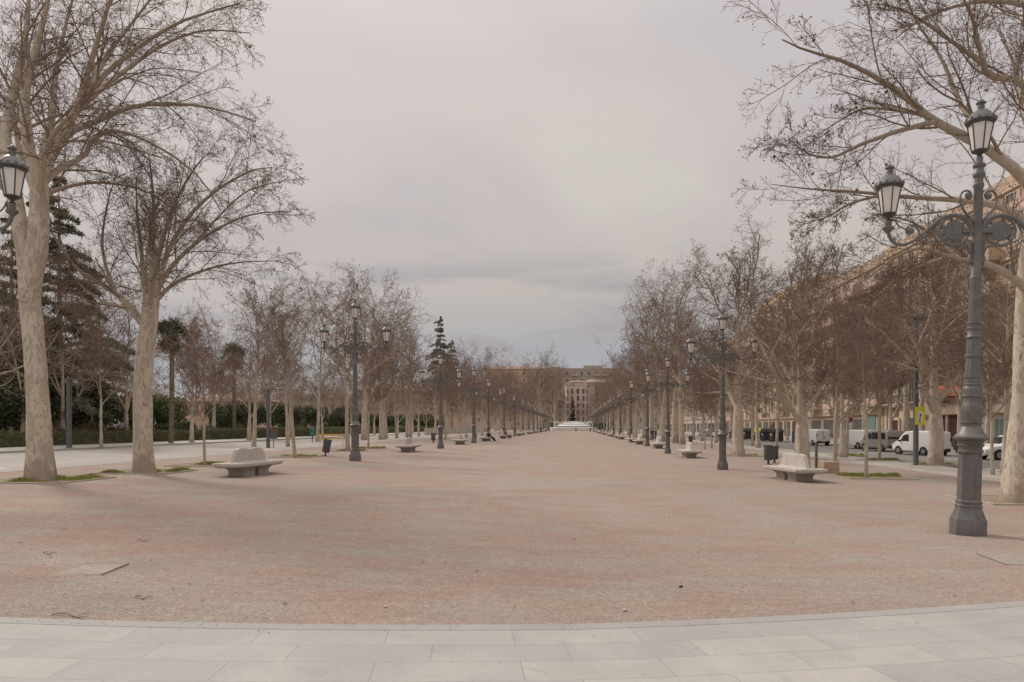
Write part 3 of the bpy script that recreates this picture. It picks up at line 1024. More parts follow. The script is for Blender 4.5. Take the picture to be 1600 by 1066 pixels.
bench = make_bench()
GB = 'stone benches with wavy backs lining the promenade'
def bench_at(px, py, label, rz=0.0, s=1.0, g=GB):
    p = at(px, py)
    return place(bench, p, rz, s, label, g)
bench_at(389, 742, 'stone bench with a wavy back, closest of the hedge side, near the forked plane tree', R_(-7))
bench_at(1241, 750, 'stone bench with a wavy back standing before the small sandstone block', R_(10))
bench_at(638, 706, 'second stone bench of the hedge side, between the leaning bin\'s lamp and the next lamp')
bench_at(1077, 715, 'second stone bench of the houses\' side, beside the lamp by the thick trunk pair')
bench_at(719, 694.5, 'third stone bench of the hedge side, just before the lamp with a pale-jacketed person')
b4 = bench_at(759, 689.5, 'stone bench with two dark-clothed people sitting on it')
bench_at(1028, 700.5, 'third stone bench of the houses\' side, beside the two walkers')
for side, x, y0, nm in ((1, 7.5, 80.0, 'houses\''), (-1, -10.8, 104.0, 'hedge')):
    y = y0; k = 0
    while y < 270:
        far = y > 125
        place(bench, (x, y, gz(x)), random.uniform(-.05, .05), 1.0,
              ('one of the tiny far stone benches on the %s side near the fountain' % nm) if far else '%s stone bench of the %s side counted from the plaza' % (ORD[k + 3 + (side < 0)], nm),
              GB + (', far %s side' % nm if far else ''))
        y += 19.7 if k % 2 else 9.8
        k += 1

# ------------------------------------------------------------------ trees
def loc(base, pts):
    return [pt(px, py, D) - base for px, py, D in pts]

def custom(base_px, D0, trunk, limbs, label, seed, trunk_r, lv, twig_r, seeds, dry, droop, extra=(), group='bare plane trees', lf2=.36, name='plane_tree', up2=.0):
    base = atD(base_px, D0)
    rng = np.random.default_rng(seed)
    tr = []
    for pts, r0, r1 in trunk:
        q = loc(base, [(a, b, D0 + d) for a, b, d in pts])
        tr.append(smooth_line(q, 20, r0, r1))
    if tr: tr[0][0][0, 0, 2] = -.05
    L = []
    for pts, r0, r1 in limbs:
        q = loc(base, [(a, b, D0 + d) for a, b, d in pts])
        L.append(smooth_line(q, 14, r0, r1))
    for P, r0, r1 in extra:
        L.append(smooth_line([Vector(v) for v in P], 14, r0, r1))
    pr = [dict(n=lv[0], t0=.12, t1=.99, ang=(18, 48), lf=lf2, K=9, wob=.10, grav=up2 - droop * .4, rf=.34, rtip=twig_r * 1.5),
          dict(n=lv[1], t0=.10, t1=1.0, ang=(22, 55), lf=.44, K=6, wob=.15, grav=-droop * .6 + up2, rf=.5, rtip=twig_r * 1.15),
          dict(n=lv[2], t0=.10, t1=1.0, ang=(25, 60), lf=.48, K=4, wob=.20, grav=-droop * .4 + up2, rf=.6, rtip=twig_r * .9),
          dict(n=lv[3], t0=.2, t1=1.0, ang=(25, 65), lf=.50, K=3, wob=.2, grav=0.0, rf=.8, rtip=twig_r * .8)]
    root = make_tree(name, label, 'tree', rng, tr, [(P, R) for P, R in L], pr, group, twig_r, seeds, dry, .021, cm='branch_near')
    root.location = base
    return root

GT = 'bare plane trees'
# tall tree at the picture's edge
D1 = depth(at(64, 752))
custom(64, D1,
       [([(64, 756, 0), (62, 700, 0), (60, 640, 0), (55, 560, 0), (48, 480, .1), (42, 420, .1), (34, 370, .0), (22, 300, .1), (14, 250, .1)], .36, .225),
        ([(44, 470, .1), (52, 430, .0), (58, 380, -.1), (62, 320, -.1), (61, 278, -.1)], .33, .25)],
       [([(61, 290, -.1), (42, 215, -.6), (40, 140, -.8), (58, 70, -1.0), (75, 0, -1.0), (88, -80, -1)], .21, .03),
        ([(20, 290, .1), (8, 220, .6), (22, 140, 1.0), (38, 70, 1.2), (45, 0, 1.4), (50, -90, 1.5)], .22, .03),
        ([(62, 285, -.1), (88, 225, -.2), (122, 170, -.4), (150, 130, -.6), (205, 82, -1), (280, 35, -1.5), (375, 5, -2)], .17, .02),
        ([(64, 282, -.1), (100, 215, .5), (150, 190, 1.0), (215, 165, 1.5), (290, 163, 1.8), (350, 174, 2.0), (400, 190, 2.2)], .15, .015),
        ([(63, 290, 0), (95, 262, .3), (130, 245, .6), (150, 212, .8), (185, 205, 1.2), (245, 228, 1.4), (310, 275, 1.6), (345, 330, 1.8)], .13, .014),
        ([(118, 175, -.4), (138, 110, -1.2), (160, 40, -2), (178, -20, -2.4), (200, -90, -2.6)], .12, .016),
        ([(124, 168, -.4), (185, 118, .6), (255, 70, 1.6), (320, 48, 2.2), (392, 52, 2.6)], .10, .014),
        ([(128, 165, -.4), (165, 90, .4), (215, 25, 1.0), (265, -40, 1.4)], .11, .014),
        ([(60, 275, -.1), (80, 190, .8), (88, 110, 1.6), (105, 30, 2.2), (130, -60, 2.6)], .16, .02),
        ([(18, 270, .1), (-40, 200, .5), (-90, 120, .8), (-150, 60, 1.0)], .18, .02),
        ([(20, 300, .1), (-50, 260, -1.0), (-120, 230, -1.8), (-190, 220, -2)], .15, .02),
        ([(62, 300, -.1), (70, 240, -2.0), (100, 190, -3.6), (150, 160, -4.6)], .13, .02),
        ([(55, 300, 0), (30, 230, 2.0), (20, 150, 3.6), (40, 70, 4.6)], .14, .02),
        ([(45, 320, 0), (80, 300, 1.2), (150, 285, 2.4), (230, 300, 3.0), (290, 345, 3.4)], .10, .014)],
       'towering plane tree with a hollow-forked mottled trunk, rising past the top of the picture', 11, .5, (11, 8, 6, 3), .0046, 3000, 60, .09)
# forked tree behind the closest bench
D2 = depth(at(225, 740))
custom(225, D2,
       [([(225, 743, 0), (222, 690, 0), (224, 620, 0), (228, 550, 0), (232, 505, 0), (236, 462, 0)], .355, .29)],
       [([(222, 505, 0), (205, 482, -.2), (180, 458, -.4), (152, 440, -.6), (118, 418, -1.0), (85, 370, -1.2), (60, 330, -1.4)], .15, .014),
        ([(233, 480, 0), (224, 440, .2), (221, 390, .4), (214, 330, .6), (213, 275, .8)], .13, .014),
        ([(237, 475, 0), (237, 420, 0), (240, 350, -.2), (238, 290, -.4), (232, 240, -.5)], .14, .014),
        ([(238, 470, 0), (262, 425, .4), (300, 385, .8), (350, 352, 1.2), (400, 334, 1.5), (456, 330, 1.7)], .12, .012),
        ([(238, 475, 0), (258, 405, -.6), (290, 345, -1.2), (335, 300, -1.6), (390, 268, -1.8), (425, 262, -2)], .12, .012),
        ([(239, 475, 0), (270, 445, .8), (320, 422, 1.6), (375, 410, 2.2), (440, 408, 2.6)], .10, .012),
        ([(236, 470, 0), (248, 400, .8), (272, 320, 1.6), (305, 262, 2.0), (330, 235, 2.2)], .12, .012),
        ([(182, 460, -.4), (165, 415, -.2), (160, 370, .2), (170, 310, .4), (185, 265, .6)], .08, .012),
        ([(206, 484, -.2), (160, 470, 1.2), (120, 440, 2.0), (95, 400, 2.4)], .08, .012),
        ([(234, 480, 0), (240, 430, -2.0), (252, 380, -3.4), (270, 330, -4.0)], .11, .012),
        ([(232, 480, 0), (228, 420, 2.2), (235, 360, 3.6), (250, 300, 4.4)], .11, .012),
        ([(300, 385, .8), (340, 340, 1.8), (385, 300, 2.4), (430, 285, 2.8)], .06, .012)],
       'plane tree forking low into many arching limbs behind the closest stone bench', 23, .33, (10, 8, 6, 3), .0048, 2000, 50, .07)
# cropped tree on the houses' side
D3 = depth(at(1592, 786))
custom(1592, D3,
       [([(1590, 790, 0), (1594, 720, 0), (1599, 640, 0), (1604, 540, 0), (1606, 440, 0), (1612, 360, 0), (1620, 300, 0)], .33, .24)],
       [([(1616, 310, 0), (1600, 278, -.2), (1548, 236, -.5), (1492, 206, -.8), (1455, 186, -1.0), (1420, 156, -1.2), (1368, 120, -1.5), (1308, 92, -1.8), (1262, 80, -2.0), (1222, 62, -2.2)], .17, .014),
        ([(1462, 190, -1.0), (1400, 206, -1.2), (1340, 228, -1.5), (1300, 246, -1.7), (1262, 240, -1.9), (1230, 215, -2.0)], .075, .01),
        ([(1445, 180, -1.0), (1400, 172, -.4), (1350, 170, .2), (1310, 190, .5), (1280, 210, .8)], .06, .01),
        ([(1612, 350, 0), (1560, 322, .4), (1500, 313, .8), (1430, 309, 1.2), (1340, 300, 1.6), (1270, 296, 1.9), (1205, 288, 2.2)], .13, .010),
        ([(1380, 304, 1.4), (1330, 318, 1.6), (1290, 340, 1.8), (1250, 352, 2.0)], .05, .01),
        ([(1622, 280, 0), (1620, 190, -.4), (1600, 130, -.8), (1545, 118, -1.2), (1532, 80, -1.4), (1518, 25, -1.6), (1490, -30, -1.8)], .15, .02),
        ([(1625, 260, 0), (1640, 120, .6), (1620, 20, 1.2), (1560, 2, 1.6), (1500, 8, 1.9), (1440, 30, 2.2), (1400, 60, 2.4)], .14, .014),
        ([(1608, 455, 0), (1580, 432, -.4), (1540, 412, -.7), (1490, 404, -1.0), (1440, 388, -1.3), (1400, 402, -1.6), (1350, 440, -1.8)], .13, .012),
        ([(1480, 402, -1.0), (1430, 420, -.6), (1385, 450, -.3), (1345, 490, 0)], .06, .01),
        ([(1500, 404, -.9), (1460, 370, -.2), (1420, 345, .4), (1370, 335, .8)], .06, .01),
        ([(1625, 270, 0), (1680, 180, .4), (1730, 80, .8), (1760, -20, 1)], .17, .02),
        ([(1620, 320, 0), (1690, 290, -.6), (1760, 270, -1), (1830, 240, -1.2)], .15, .02),
        ([(1620, 290, 0), (1610, 210, 2.4), (1590, 120, 4.0), (1560, 40, 5.0)], .14, .02),
        ([(1624, 290, 0), (1640, 200, -2.6), (1650, 110, -4.2), (1640, 20, -5.2)], .14, .02),
        ([(1545, 235, -.5), (1500, 160, .4), (1470, 90, 1.0), (1430, 30, 1.4), (1410, -30, 1.6)], .08, .012),
        ([(1536, 100, -1.3), (1480, 60, -1.6), (1420, 20, -1.8), (1370, 5, -2.0)], .06, .012)],
       'thick mottled plane tree beside the closest lamp, its long limbs reaching over the promenade', 37, .4, (10, 8, 6, 2), .0044, 1900, 170, -.02, up2=.03)

# prototypes of the rows
BIG = [generic('plane_tree', '', 'tree', 101 + i, 17.5 + i * .7, .36, [.21, .18, .23, .16][i], 9, lean=[(0, 0), (.02, .01), (-.03, 0), (.02, -.02)][i], spread=(22, 46), lim_len=.47, lv=(7, 6, 4, 2), twig_r=.0078, seeds=[900, 1500, 1500, 1500][i], dry=[80, 500, 800, 700][i], up=.06) for i in range(4)]
STOUT = [generic('plane_tree', '', 'tree', 151, 18.0, .56, .24, 10, lean=(.02, .01), spread=(26, 54), lim_len=.47, lv=(9, 8, 5, 2), twig_r=.0078, seeds=1600, dry=900, up=.06)]
SLIM = [generic('plane_tree', '', 'tree', 201 + i, 11.5 + i, .155, .32, 8, lean=[(.04, 0), (-.05, .02), (.09, .02)][i], spread=(26, 50), lim_len=.44, lv=(7, 7, 4, 2), twig_r=.0066, seeds=160, dry=60, up=.06, bark='bark_thin') for i in range(3)]
SAP = [generic('young_plane_tree', '', 'tree', 301 + i, 7.4 + i, .085, .36, 7, lean=[(.02, 0), (-.03, 0)][i], spread=(28, 55), lim_len=.42, lv=(9, 8, 5, 2), twig_r=.006, seeds=20, dry=30, up=.05, bark='bark_thin') for i in range(2)]
TOP = {}
for pr in BIG + STOUT + SLIM + SAP:
    TOP[pr.name] = max(v.co.z for c in kids(pr) for v in c.data.vertices)
    pr['category'] = 'tree'
cnt = [0]
def tree(protos, k, pos, s, label, group=GT, top=None, fat=1.0):
    cnt[0] += 1
    if top is not None:          # scale to the height it has in the picture
        s = ((HOR - top) / F * depth(pos) + CH - pos[2]) / TOP[protos[k].name]
        return place(protos[k], pos, random.uniform(0, 6.28), (s * fat, s * fat, s), label, group)
    return place(protos[k], pos, random.uniform(0, 6.28), (s, s, s * random.uniform(.93, 1.07)), label, group)

# --- hedge side, told apart
tree(SAP, 0, at(320, 728), .95, 'young slender plane tree behind the closest bench, in a grassy pit', top=500)
tree(SLIM, 0, at(397, 707), 1.0, 'slender double-stemmed plane tree rising behind the closest bench\'s back', top=430)
tree(SLIM, 2, at(461, 715.5), 1.15, 'gently leaning slim plane tree between the closest bench and the leaning bin', top=425)
tree(SLIM, 1, at(450, 698), 1.05, 'inclined slim plane tree beside the dark sign box by the road', top=440)
tree(SLIM, 0, at(543, 705), 1.0, 'crooked slim plane tree standing just beside the lamp near the leaning bin', top=425)
tree(SLIM, 1, at(496, 690), 1.0, 'leaning plane tree with the orange barrier at its foot', top=430)
tree(SAP, 1, at(575, 701), 1.1, 'thin young plane tree just beyond the lamp near the leaning bin', top=520)
tree(BIG, 0, at(569, 688), .72, 'thick straight plane tree behind the orange barrier', top=405)
tree(BIG, 1, at(597, 687), .72, 'thick plane tree midway between the leaning bin\'s lamp and the second bench', top=410)
tree(BIG, 2, at(637, 683.5), .72, 'thick plane tree right behind the second bench of the hedge side', top=450)
tree(SLIM, 2, at(620, 685), .9, 'slim plane tree close beside the thick tree behind the second bench', top=470)
# street trees on the far kerb of the hedge side
tree(SAP, 0, at(158, 699, .13), 1.15, 'young bare tree on the kerb between the two big plane trunks', top=460)
tree(SAP, 1, at(306, 676, .13), 1.5, 'young bare street tree at the hedge, seen above the low hedge end', top=500)
tree(SAP, 0, (X_L1 - 1.2, 31.0, .44), 1.2, 'young bare street tree at the far kerb behind the towering plane trunk')
for i, y in enumerate([66, 78, 90, 103, 117, 131, 146, 162, 178, 195, 213, 232, 252]):
    tree(BIG, (i * 3 + 1) % 4, (X_L1 - 1.3 + random.uniform(-.5, .5), y, .44), random.uniform(.52, .68), 'one of the bare street trees along the far kerb before the hedge', 'bare street trees by the hedge')
# rows of the hedge side, farther on
for i, y in enumerate([88, 97, 107, 116, 127, 137, 148, 159, 170, 182, 194, 206, 219, 232, 246, 260, 275]):
    tree(BIG if i % 3 else SLIM, i % 4 if i % 3 else i // 3 % 3, (-16.6 + random.uniform(-.6, .6), y, .314), random.uniform(.60, .72) if i % 3 else 1.0, 'one of the bare plane trees in the inner far row of the hedge side', 'inner far plane row, hedge side')
for i, y in enumerate([96, 106, 117, 128, 140, 152, 165, 178, 192, 206, 221, 237, 254, 272]):
    tree(BIG, (i + 2) % 4, (-26.5 + random.uniform(-.8, .8), y, .314), random.uniform(.62, .76), 'one of the bare plane trees in the outer far row of the hedge side', 'outer far plane row, hedge side')

# --- houses' side, told apart
for _ in range(3): random.random()
tree(STOUT, 0, at(1254, 738), .86, 'burled plane trunk right behind the closest bench of the houses\' side', top=335)
tree(STOUT, 0, at(1154, 713), .98, 'thick plane tree standing just behind the lamp with scroll discs', top=350)
tree(SAP, 1, at(1355, 748), 1.25, 'young plane tree in the grassy pit beside the sandstone block', top=440)
tree(SLIM, 1, at(1304, 726), .95, 'slim plane tree leaning away behind the sandstone block', top=400)
tree(STOUT, 0, at(1462, 727), .92, 'pale thick plane tree with bark scars beside the yellow sign', top=300)
tree(SAP, 0, at(1551, 742), 1.15, 'low-forked young tree between the closest lamp and the thick mottled tree', top=470)
tree(SLIM, 0, at(1323, 713), .85, 'short slim tree on the pavement in front of the white panel van', top=480)
tree(SAP, 1, at(1373, 720), 1.1, 'young pavement tree in front of the silver van', top=460)
tree(BIG, 0, atD(1415, 66), 1.0, 'thick plane tree on the far pavement, before the pale doorway', top=340)
tree(BIG, 3, at(1066, 694.5), 1.05, 'first trunk of the thick plane pair beyond the lamp', top=385)
tree(BIG, 0, at(1055, 692.5), 1.08, 'second trunk of the thick plane pair beyond the lamp', top=395)
tree(BIG, 2, at(1036, 690), 1.02, 'plane tree just past the thick trunk pair', top=400)
tree(BIG, 1, at(1018, 686), 1.0, 'pale slender-looking plane tree beside the walkers', top=420)
tree(SAP, 0, at(1101, 702), 1.1, 'nearer of two thin saplings beside the second bench of the houses\' side', top=560)
tree(SAP, 1, at(1112, 700), 1.05, 'farther of two thin saplings beside the second bench of the houses\' side', top=560)
tree(SLIM, 2, at(1213, 700), 1.0, 'slim pavement tree beyond the pair of bins', top=450)
tree(SLIM, 1, at(1176, 697), .95, 'slim pavement tree in front of the dark recycling domes', top=480)
# rows of the houses' side, farther on
for i, y in enumerate([104, 116, 129, 143, 157, 171, 183, 195, 208, 221, 235, 250, 265, 281]):
    tree(BIG, (i * 3) % 4, (11.8 + random.uniform(-.5, .5), y, 0), random.uniform(.78, .92), 'one of the bare plane trees in the inner far row of the houses\' side', 'inner far plane row, houses\' side')
for i, y in enumerate([48, 58, 68, 78, 88, 98, 108, 120, 133, 147, 162, 178, 195, 214, 234, 255]):
    tree(BIG, (i + 1) % 4, (18.1 + random.uniform(-.4, .4), y, 0), random.uniform(.58, .72) if y < 90 else random.uniform(.66, .84), 'one of the bare plane trees along the pavement edge of the houses\' side', 'pavement plane row, houses\' side')
for i, y in enumerate([30, 39, 48, 72, 82, 93, 104, 116, 128, 140, 152, 166, 182, 200, 222]):
    tree(BIG, (i * 3 + 2) % 4, (31.6 + random.uniform(-.6, .6), y, 0.01), random.uniform(.52, .70), 'one of the bare plane trees on the far pavement before the house fronts', 'far pavement plane row')
# bare park trees behind the hedge
for i in range(44):
    x = random.uniform(-115, -58); y = random.uniform(40, 270)
    tree(BIG, i % 4, (x, y, .28), random.uniform(.62, 1.0), 'one of the bare trees in the park behind the hedge', 'bare park trees behind the hedge')
for px, x, k, top, lab in ((-22, -47.5, 1, 340, 'bare tree in the park at the picture edge before the cedars'), (38, -48, 2, 330, 'bare tree in the park behind the towering plane trunk'), (98, -47, 3, 372, 'bare tree in the park behind the flat-headed lamp post'), (142, -49, 0, 395, 'bare tree in the park between the two big plane trunks'), (196, -48, 1, 430, 'bare tree in the park beside the forked plane trunk'), (335, -49, 2, 440, 'bare tree in the park between the two fan palms'), (420, -50, 3, 440, 'bare tree in the park behind the dark sign box')):
    D = x / (FW[0] + (px - 800) / F * RT[0])
    tree(BIG, k, atD(px, D), 1.0, lab, 'bare park trees behind the hedge', top=top)
for px, x, k, top, lab in ((1500, 31.0, 1, 345, 'bare tree on the far pavement between the awning and the closest lamp'), (1545, 31.4, 2, 330, 'bare tree on the far pavement before the pale shop panes'), (1600, 31.2, 3, 300, 'bare tree on the far pavement cut by the picture edge'), (1440, 30.6, 2, 360, 'bare tree on the far pavement behind the yellow sign'), (1350, 31.6, 3, 400, 'bare tree on the far pavement behind the panel van'), (1572, 19.0, 0, 360, 'bare pavement tree behind the low-forked young tree')):
    D = x / (FW[0] + (px - 800) / F * RT[0])
    tree(BIG, k, atD(px, D), 1.0, lab, 'plane trees before the house fronts', top=top)
for px, D, k, top in ((842, 300, 0, 548), (866, 320, 1, 556), (818, 310, 2, 572), (795, 300, 3, 574), (778, 290, 0, 566), (762, 280, 2, 556), (880, 345, 3, 585), (928, 350, 1, 588), (944, 340, 2, 578), (962, 330, 0, 560), (980, 320, 3, 548), (908, 372, 2, 612), (890, 374, 1, 610)):
    tree(BIG, k, atD(px, D), 1.0, 'one of the tall bare trees rising over the rows near the far houses', 'tall bare trees at the far end', top=top)
# bigger trees around the far end
for i, (px, D, s) in enumerate([(845, 345, 2.1), (838, 350, 1.6), (856, 352, 1.7), (742, 190, 1.15), (758, 205, 1.2), (720, 180, 1.05), (790, 300, 1.2), (815, 320, 1.2), (985, 330, 1.3), (960, 345, 1.1), (1010, 320, 1.35), (870, 345, 1.0), (700, 300, 1.0), (725, 310, 1.05), (770, 345, 1.0), (780, 350, 1.1), (800, 345, 1.0), (826, 360, .95), (885, 372, .7), (922, 366, .75), (935, 360, .9), (948, 350, 1.0), (905, 385, .55), (918, 384, .6), (930, 380, .75), (880, 382, .65), (862, 380, .8), (960, 372, 1.0)]):
    tree(BIG, i % 4, atD(px, D), s, 'one of the tall bare trees rising over the rows near the far houses', 'tall bare trees at the far end')
print('trees', cnt[0])

# ------------------------------------------------------------------ tree pits (edging, soil) and grass
def pit(p, w, d, label, rz=0.0):
    t = thing('tree_pit', label, 'tree pit', p, rz, 'edged tree pits')
    e = MB()
    for (c, s) in (((0, -d / 2, .005), (w, .07, .09)), ((0, d / 2, .005), (w, .07, .09)), ((-w / 2 + .035, 0, .005), (.07, d - .07, .09)), ((w / 2 - .035, 0, .005), (.07, d - .07, .09))):
        e.bbox(c, s, .008)
    e.build('edging', M['wood_edge'], t)
    s = MB()
    n = 9
    vs = [((i / (n - 1) - .5) * (w - .12), (j / (n - 1) - .5) * (d - .12), .018 + .02 * random.random()) for j in range(n) for i in range(n)]
    s.add(vs, [(j * n + i, j * n + i + 1, (j + 1) * n + i + 1, (j + 1) * n + i) for j in range(n - 1) for i in range(n - 1)], 0, True)
    s.build('soil', M['soil'], t)
    return t
PITS = []
def pit_at(pos, w, d, label, grass=1.0):
    pit(pos, w, d, label); PITS.append((pos, w, d, grass))
rng = np.random.default_rng(5)
pit_at(at(72, 751), 3.0, 2.6, 'edged pit with a grass tuft round the towering plane trunk')
pit_at(at(228, 738), 2.8, 2.4, 'edged grassy pit round the forked plane trunk')
pit_at(at(322, 727), 2.6, 2.2, 'edged grassy pit round the young tree behind the closest bench')
pit_at(at(462, 714), 2.4, 2.2, 'bare edged pit round the leaning slim tree by the bin', .25)
pit_at(at(543, 705), 2.4, 2.2, 'edged pit of the crooked slim tree near the leaning bin', .7)
pit_at(at(577, 701), 2.4, 2.2, 'edged grassy pit of the thin young tree past the lamp', .9)
pit_at(at(1362, 746), 2.6, 2.2, 'edged grassy pit round the young tree beside the sandstone block')
pit_at(at(1594, 783), 2.8, 2.3, 'edged pit round the thick mottled plane trunk beside the closest lamp', .8)
pit_at(at(1255, 736), 2.5, 2.2, 'edged pit of the burled plane trunk behind the bench', .2)
pit_at(at(1158, 712), 2.5, 2.2, 'edged bare pit of the thick trunk behind the scroll-disc lamp', .1)
pit_at(at(1324, 712.5), 2.2, 1.6, 'edged grassy pit of the short slim pavement tree', 1.0)
pit_at(at(1375, 719.5), 2.2, 1.6, 'edged grassy pit of the pavement tree by the silver van', 1.0)
pit_at(at(1465, 726.5), 2.2, 1.6, 'edged pit of the scarred pale plane tree by the yellow sign', .3)
def grass_object():
    P = []
    for pos, w, d, g in PITS:
        n = int(5200 * g)
        cl = rng.normal(0, 1, (5, 2)) * np.array([w * .22, d * .2]) + np.array([w * .12, 0])
        k = rng.integers(0, 5, n)
        q = cl[k] + rng.normal(0, .24, (n, 2))
        q[:, 0] = np.clip(q[:, 0], -w / 2 + .1, w / 2 - .1); q[:, 1] = np.clip(q[:, 1], -d / 2 + .1, d / 2 - .1)
        h = rng.uniform(.06, .19, n) * np.exp(-((q - cl[k]) ** 2).sum(1) * 4).clip(.35, 1)
        P.append(np.concatenate([q + np.array(pos)[None, :2], np.full((n, 1), pos[2] + .02), h[:, None]], 1))
    P = np.concatenate(P); n = len(P)
    a = rng.uniform(0, 6.28, n); w = .009
    dx = np.stack([np.cos(a), np.sin(a), np.zeros(n)], 1) * w
    lean = rng.normal(0, .35, (n, 3)) * P[:, 3:4]; lean[:, 2] = P[:, 3]
    b = P[:, :3]
    V = np.stack([b - dx, b + dx, b + lean * .9 + dx * .4, b + lean], 1).reshape(-1, 3)
    o = link('grass', np_mesh('grass', [(V, np.arange(n * 4).reshape(n, 4), 0, False)], [M['grass']]))
    tag(o, 'short yellow-green grass sprouting in the tree pits', 'grass', kind='stuff')
grass_object()

# fallen leaves, twigs and pebbles strewn on the gravel
def litter():
    n = 330
    y = 7.5 + 45 * rng.random(n) ** 2.0; x = rng.uniform(-17, 14, n)
    P = np.stack([x, y, np.array([gz(a) for a in x]) + .012], 1)
    a = nrm(np.concatenate([rng.normal(size=(n, 2)), rng.normal(0, .15, (n, 1))], 1))
    up = np.zeros((n, 3)); up[:, 2] = 1
    b = nrm(np.cross(up, a)) ; c = np.cross(a, b)
    s = rng.uniform(.02, .055, n)[:, None]
    V = np.stack([P, P + a * s * .6 + b * s * .4 + c * s * .25, P + a * s * 1.1 + c * s * .1, P + a * s * .6 - b * s * .4 + c * s * .22], 1).reshape(-1, 3)
    tag(link('leaf_litter', np_mesh('leaf_litter', [(V, np.arange(n * 4).reshape(n, 4), 0, False)], [M['dry']])), 'scattered dry brown leaves lying on the gravel', 'leaves', kind='stuff')
    n = 9000
    y = 6.4 + 12 * rng.random(n) ** 1.7; x = rng.uniform(-12, 11, n)
    keep = (x - ARC_C[0]) ** 2 + (y - ARC_C[1]) ** 2 < (ARC_R + .35 * rng.random(len(x)) ** 3) ** 2
    x, y = x[keep], y[keep]
    P = np.stack([x, y, np.array([gz(a) for a in x]) + .003 + .017 * ((x - ARC_C[0]) ** 2 + (y - ARC_C[1]) ** 2 > ARC_R ** 2)], 1)
    v, f = octas(P, rng.uniform(.004, .013, len(P)))
    v = v.reshape(-1, 6, 3); v[:, :, 2] = P[:, None, 2] + (v[:, :, 2] - P[:, None, 2]) * .7
    tag(link('gravel', np_mesh('gravel', [(v.reshape(-1, 3), f, 0, False)], [M['stone']])), 'loose pale pebbles on the promenade surface', 'gravel', kind='stuff')
litter()
for (px, py, L, a, lab) in ((220, 936, .16, .3, 'short brown twig lying on the gravel near the paving'), (110, 964, .42, .1, 'crooked dark twig lying against the paving edge'), (74, 866, .17, .4, 'small dark twig on the gravel before the towering tree'), (222, 846, .2, .1, 'thin dark twig on the grey gravel')):
    p = at(px, py)
    m = MB()
    pts = [p + Vector((L * (q - .5), .04 * math.sin(q * 5 + a), .018 + .012 * math.sin(q * 7))) for q in np.linspace(0, 1, 7)]
    m.tube(pts, [.009, .010, .008, .010, .008, .007, .005], 5)
    m.tube([pts[4], pts[4] + Vector((.05, .05, .02)), pts[4] + Vector((.09, .07, .015))], .005, 5)
    tag(m.build('twig', M['twig']), lab, 'twig')
for (px, py, r, lab) in ((976, 955, .035, 'pale pebble by the paving edge near the middle of the promenade'), (602, 949.5, .028, 'small white pebble on the reddish gravel near the paving'), (1064, 918, .03, 'dark pebble on the gravel, farthest of the three loose stones')):
    m = MB(); p = at(px, py)
    m.ball((0, 0, r * .4), (r, r * .7, r * .5), n=9, k=6)
    o = m.build('pebble', M['stone_pale'] if py > 930 else M['plastic_black'], None, p, random.uniform(0, 3)); tag(o, lab, 'pebble')

# flush cover slabs in the gravel
t = thing('cover_slab', 'grey gravel-filled inspection cover with one raised steel edge', 'cover', at(150, 890), R_(8))
m = MB(); m.bbox((-.25, 0, -.008), (.95, .62, .03), .004); m.build('slab', M['concrete'], t)
m = MB(); m.bbox((.26, 0, .004), (.03, .7, .04), .006); m.bbox((-.25, -.33, -.008), (.98, .02, .03), .005); m.build('frame', M['limb'], t)
t = thing('cover_slab', 'dark worn cover slab in the gravel beside the closest lamp\'s foot', 'cover', at(1606, 876), R_(-4))
m = MB(); m.bbox((0, 0, -.006), (1.0, .8, .03), .004); m.build('slab', M['concrete'], t)
m = MB(); m.bbox((-.52, 0, -.005), (.03, .86, .03), .003); m.bbox((.52, 0, -.005), (.03, .86, .03), .003); m.build('frame', M['iron'], t)

# ------------------------------------------------------------------ bins, bollard, block, sign box, barrier
def make_bin():
    t = thing('litter_bin', '', 'litter bin')
    b = MB()
    b.lathe([(.19, .22), (.20, .24), (.225, .92), (.24, .93), (.24, .97), (.215, .97), (.205, .60), (.17, .55)], 18)
    for z in (.34, .56, .78): b.lathe([(.225, z), (.232, z + .01), (.232, z + .03), (.225, z + .04)], 18)
    b.build('bucket', M['bin'], t)
    s = MB(); s.bbox((0, 0, .12), (.09, .09, .24), .01); s.lathe([(.13, 0), (.13, .02), (.06, .04)], 14); s.build('foot', M['iron_dark'], t)
    return t
lb = make_bin()
GBN = 'grey litter bins beside the promenade'
o = place(lb, at(508, 713), .3, 1.05, 'leaning grey cylindrical litter bin between the slim trees and the lamp', GBN); o.rotation_euler = (0, R_(9), .3)
place(lb, at(677, 692), 0, 1.1, 'grey litter bin beside the lamp between the two small benches', GBN)
place(lb, at(1200.5, 726), 0, 1.08, 'nearer grey bin of the pair in front of the burled plane trunk', GBN)
place(lb, at(1210, 724), 0, 1.0, 'farther grey bin of the pair in front of the burled plane trunk', GBN)
place(lb, at(1079, 696), 0, 1.05, 'grey litter bin behind the second bench of the houses\' side', GBN)
place(lb, atD(1494.5, 53), 0, 1.1, 'dark litter bin on the far pavement seen beside the closest lamp\'s pedestal', GBN)

t = thing('bollard', 'slim dark metal bollard on a round foot plate before the sandstone block', 'bollard', at(1275.5, 732))
m = MB(); m.lathe([(.07, 0), (.07, 1.2), (.06, 1.22), (.02, 1.235)], 14); m.build('post', M['pole_grey'], t)
m = MB(); m.lathe([(.26, 0), (.26, .02), (.09, .04), (.075, .05)], 18); m.build('foot_plate', M['iron_dark'], t)

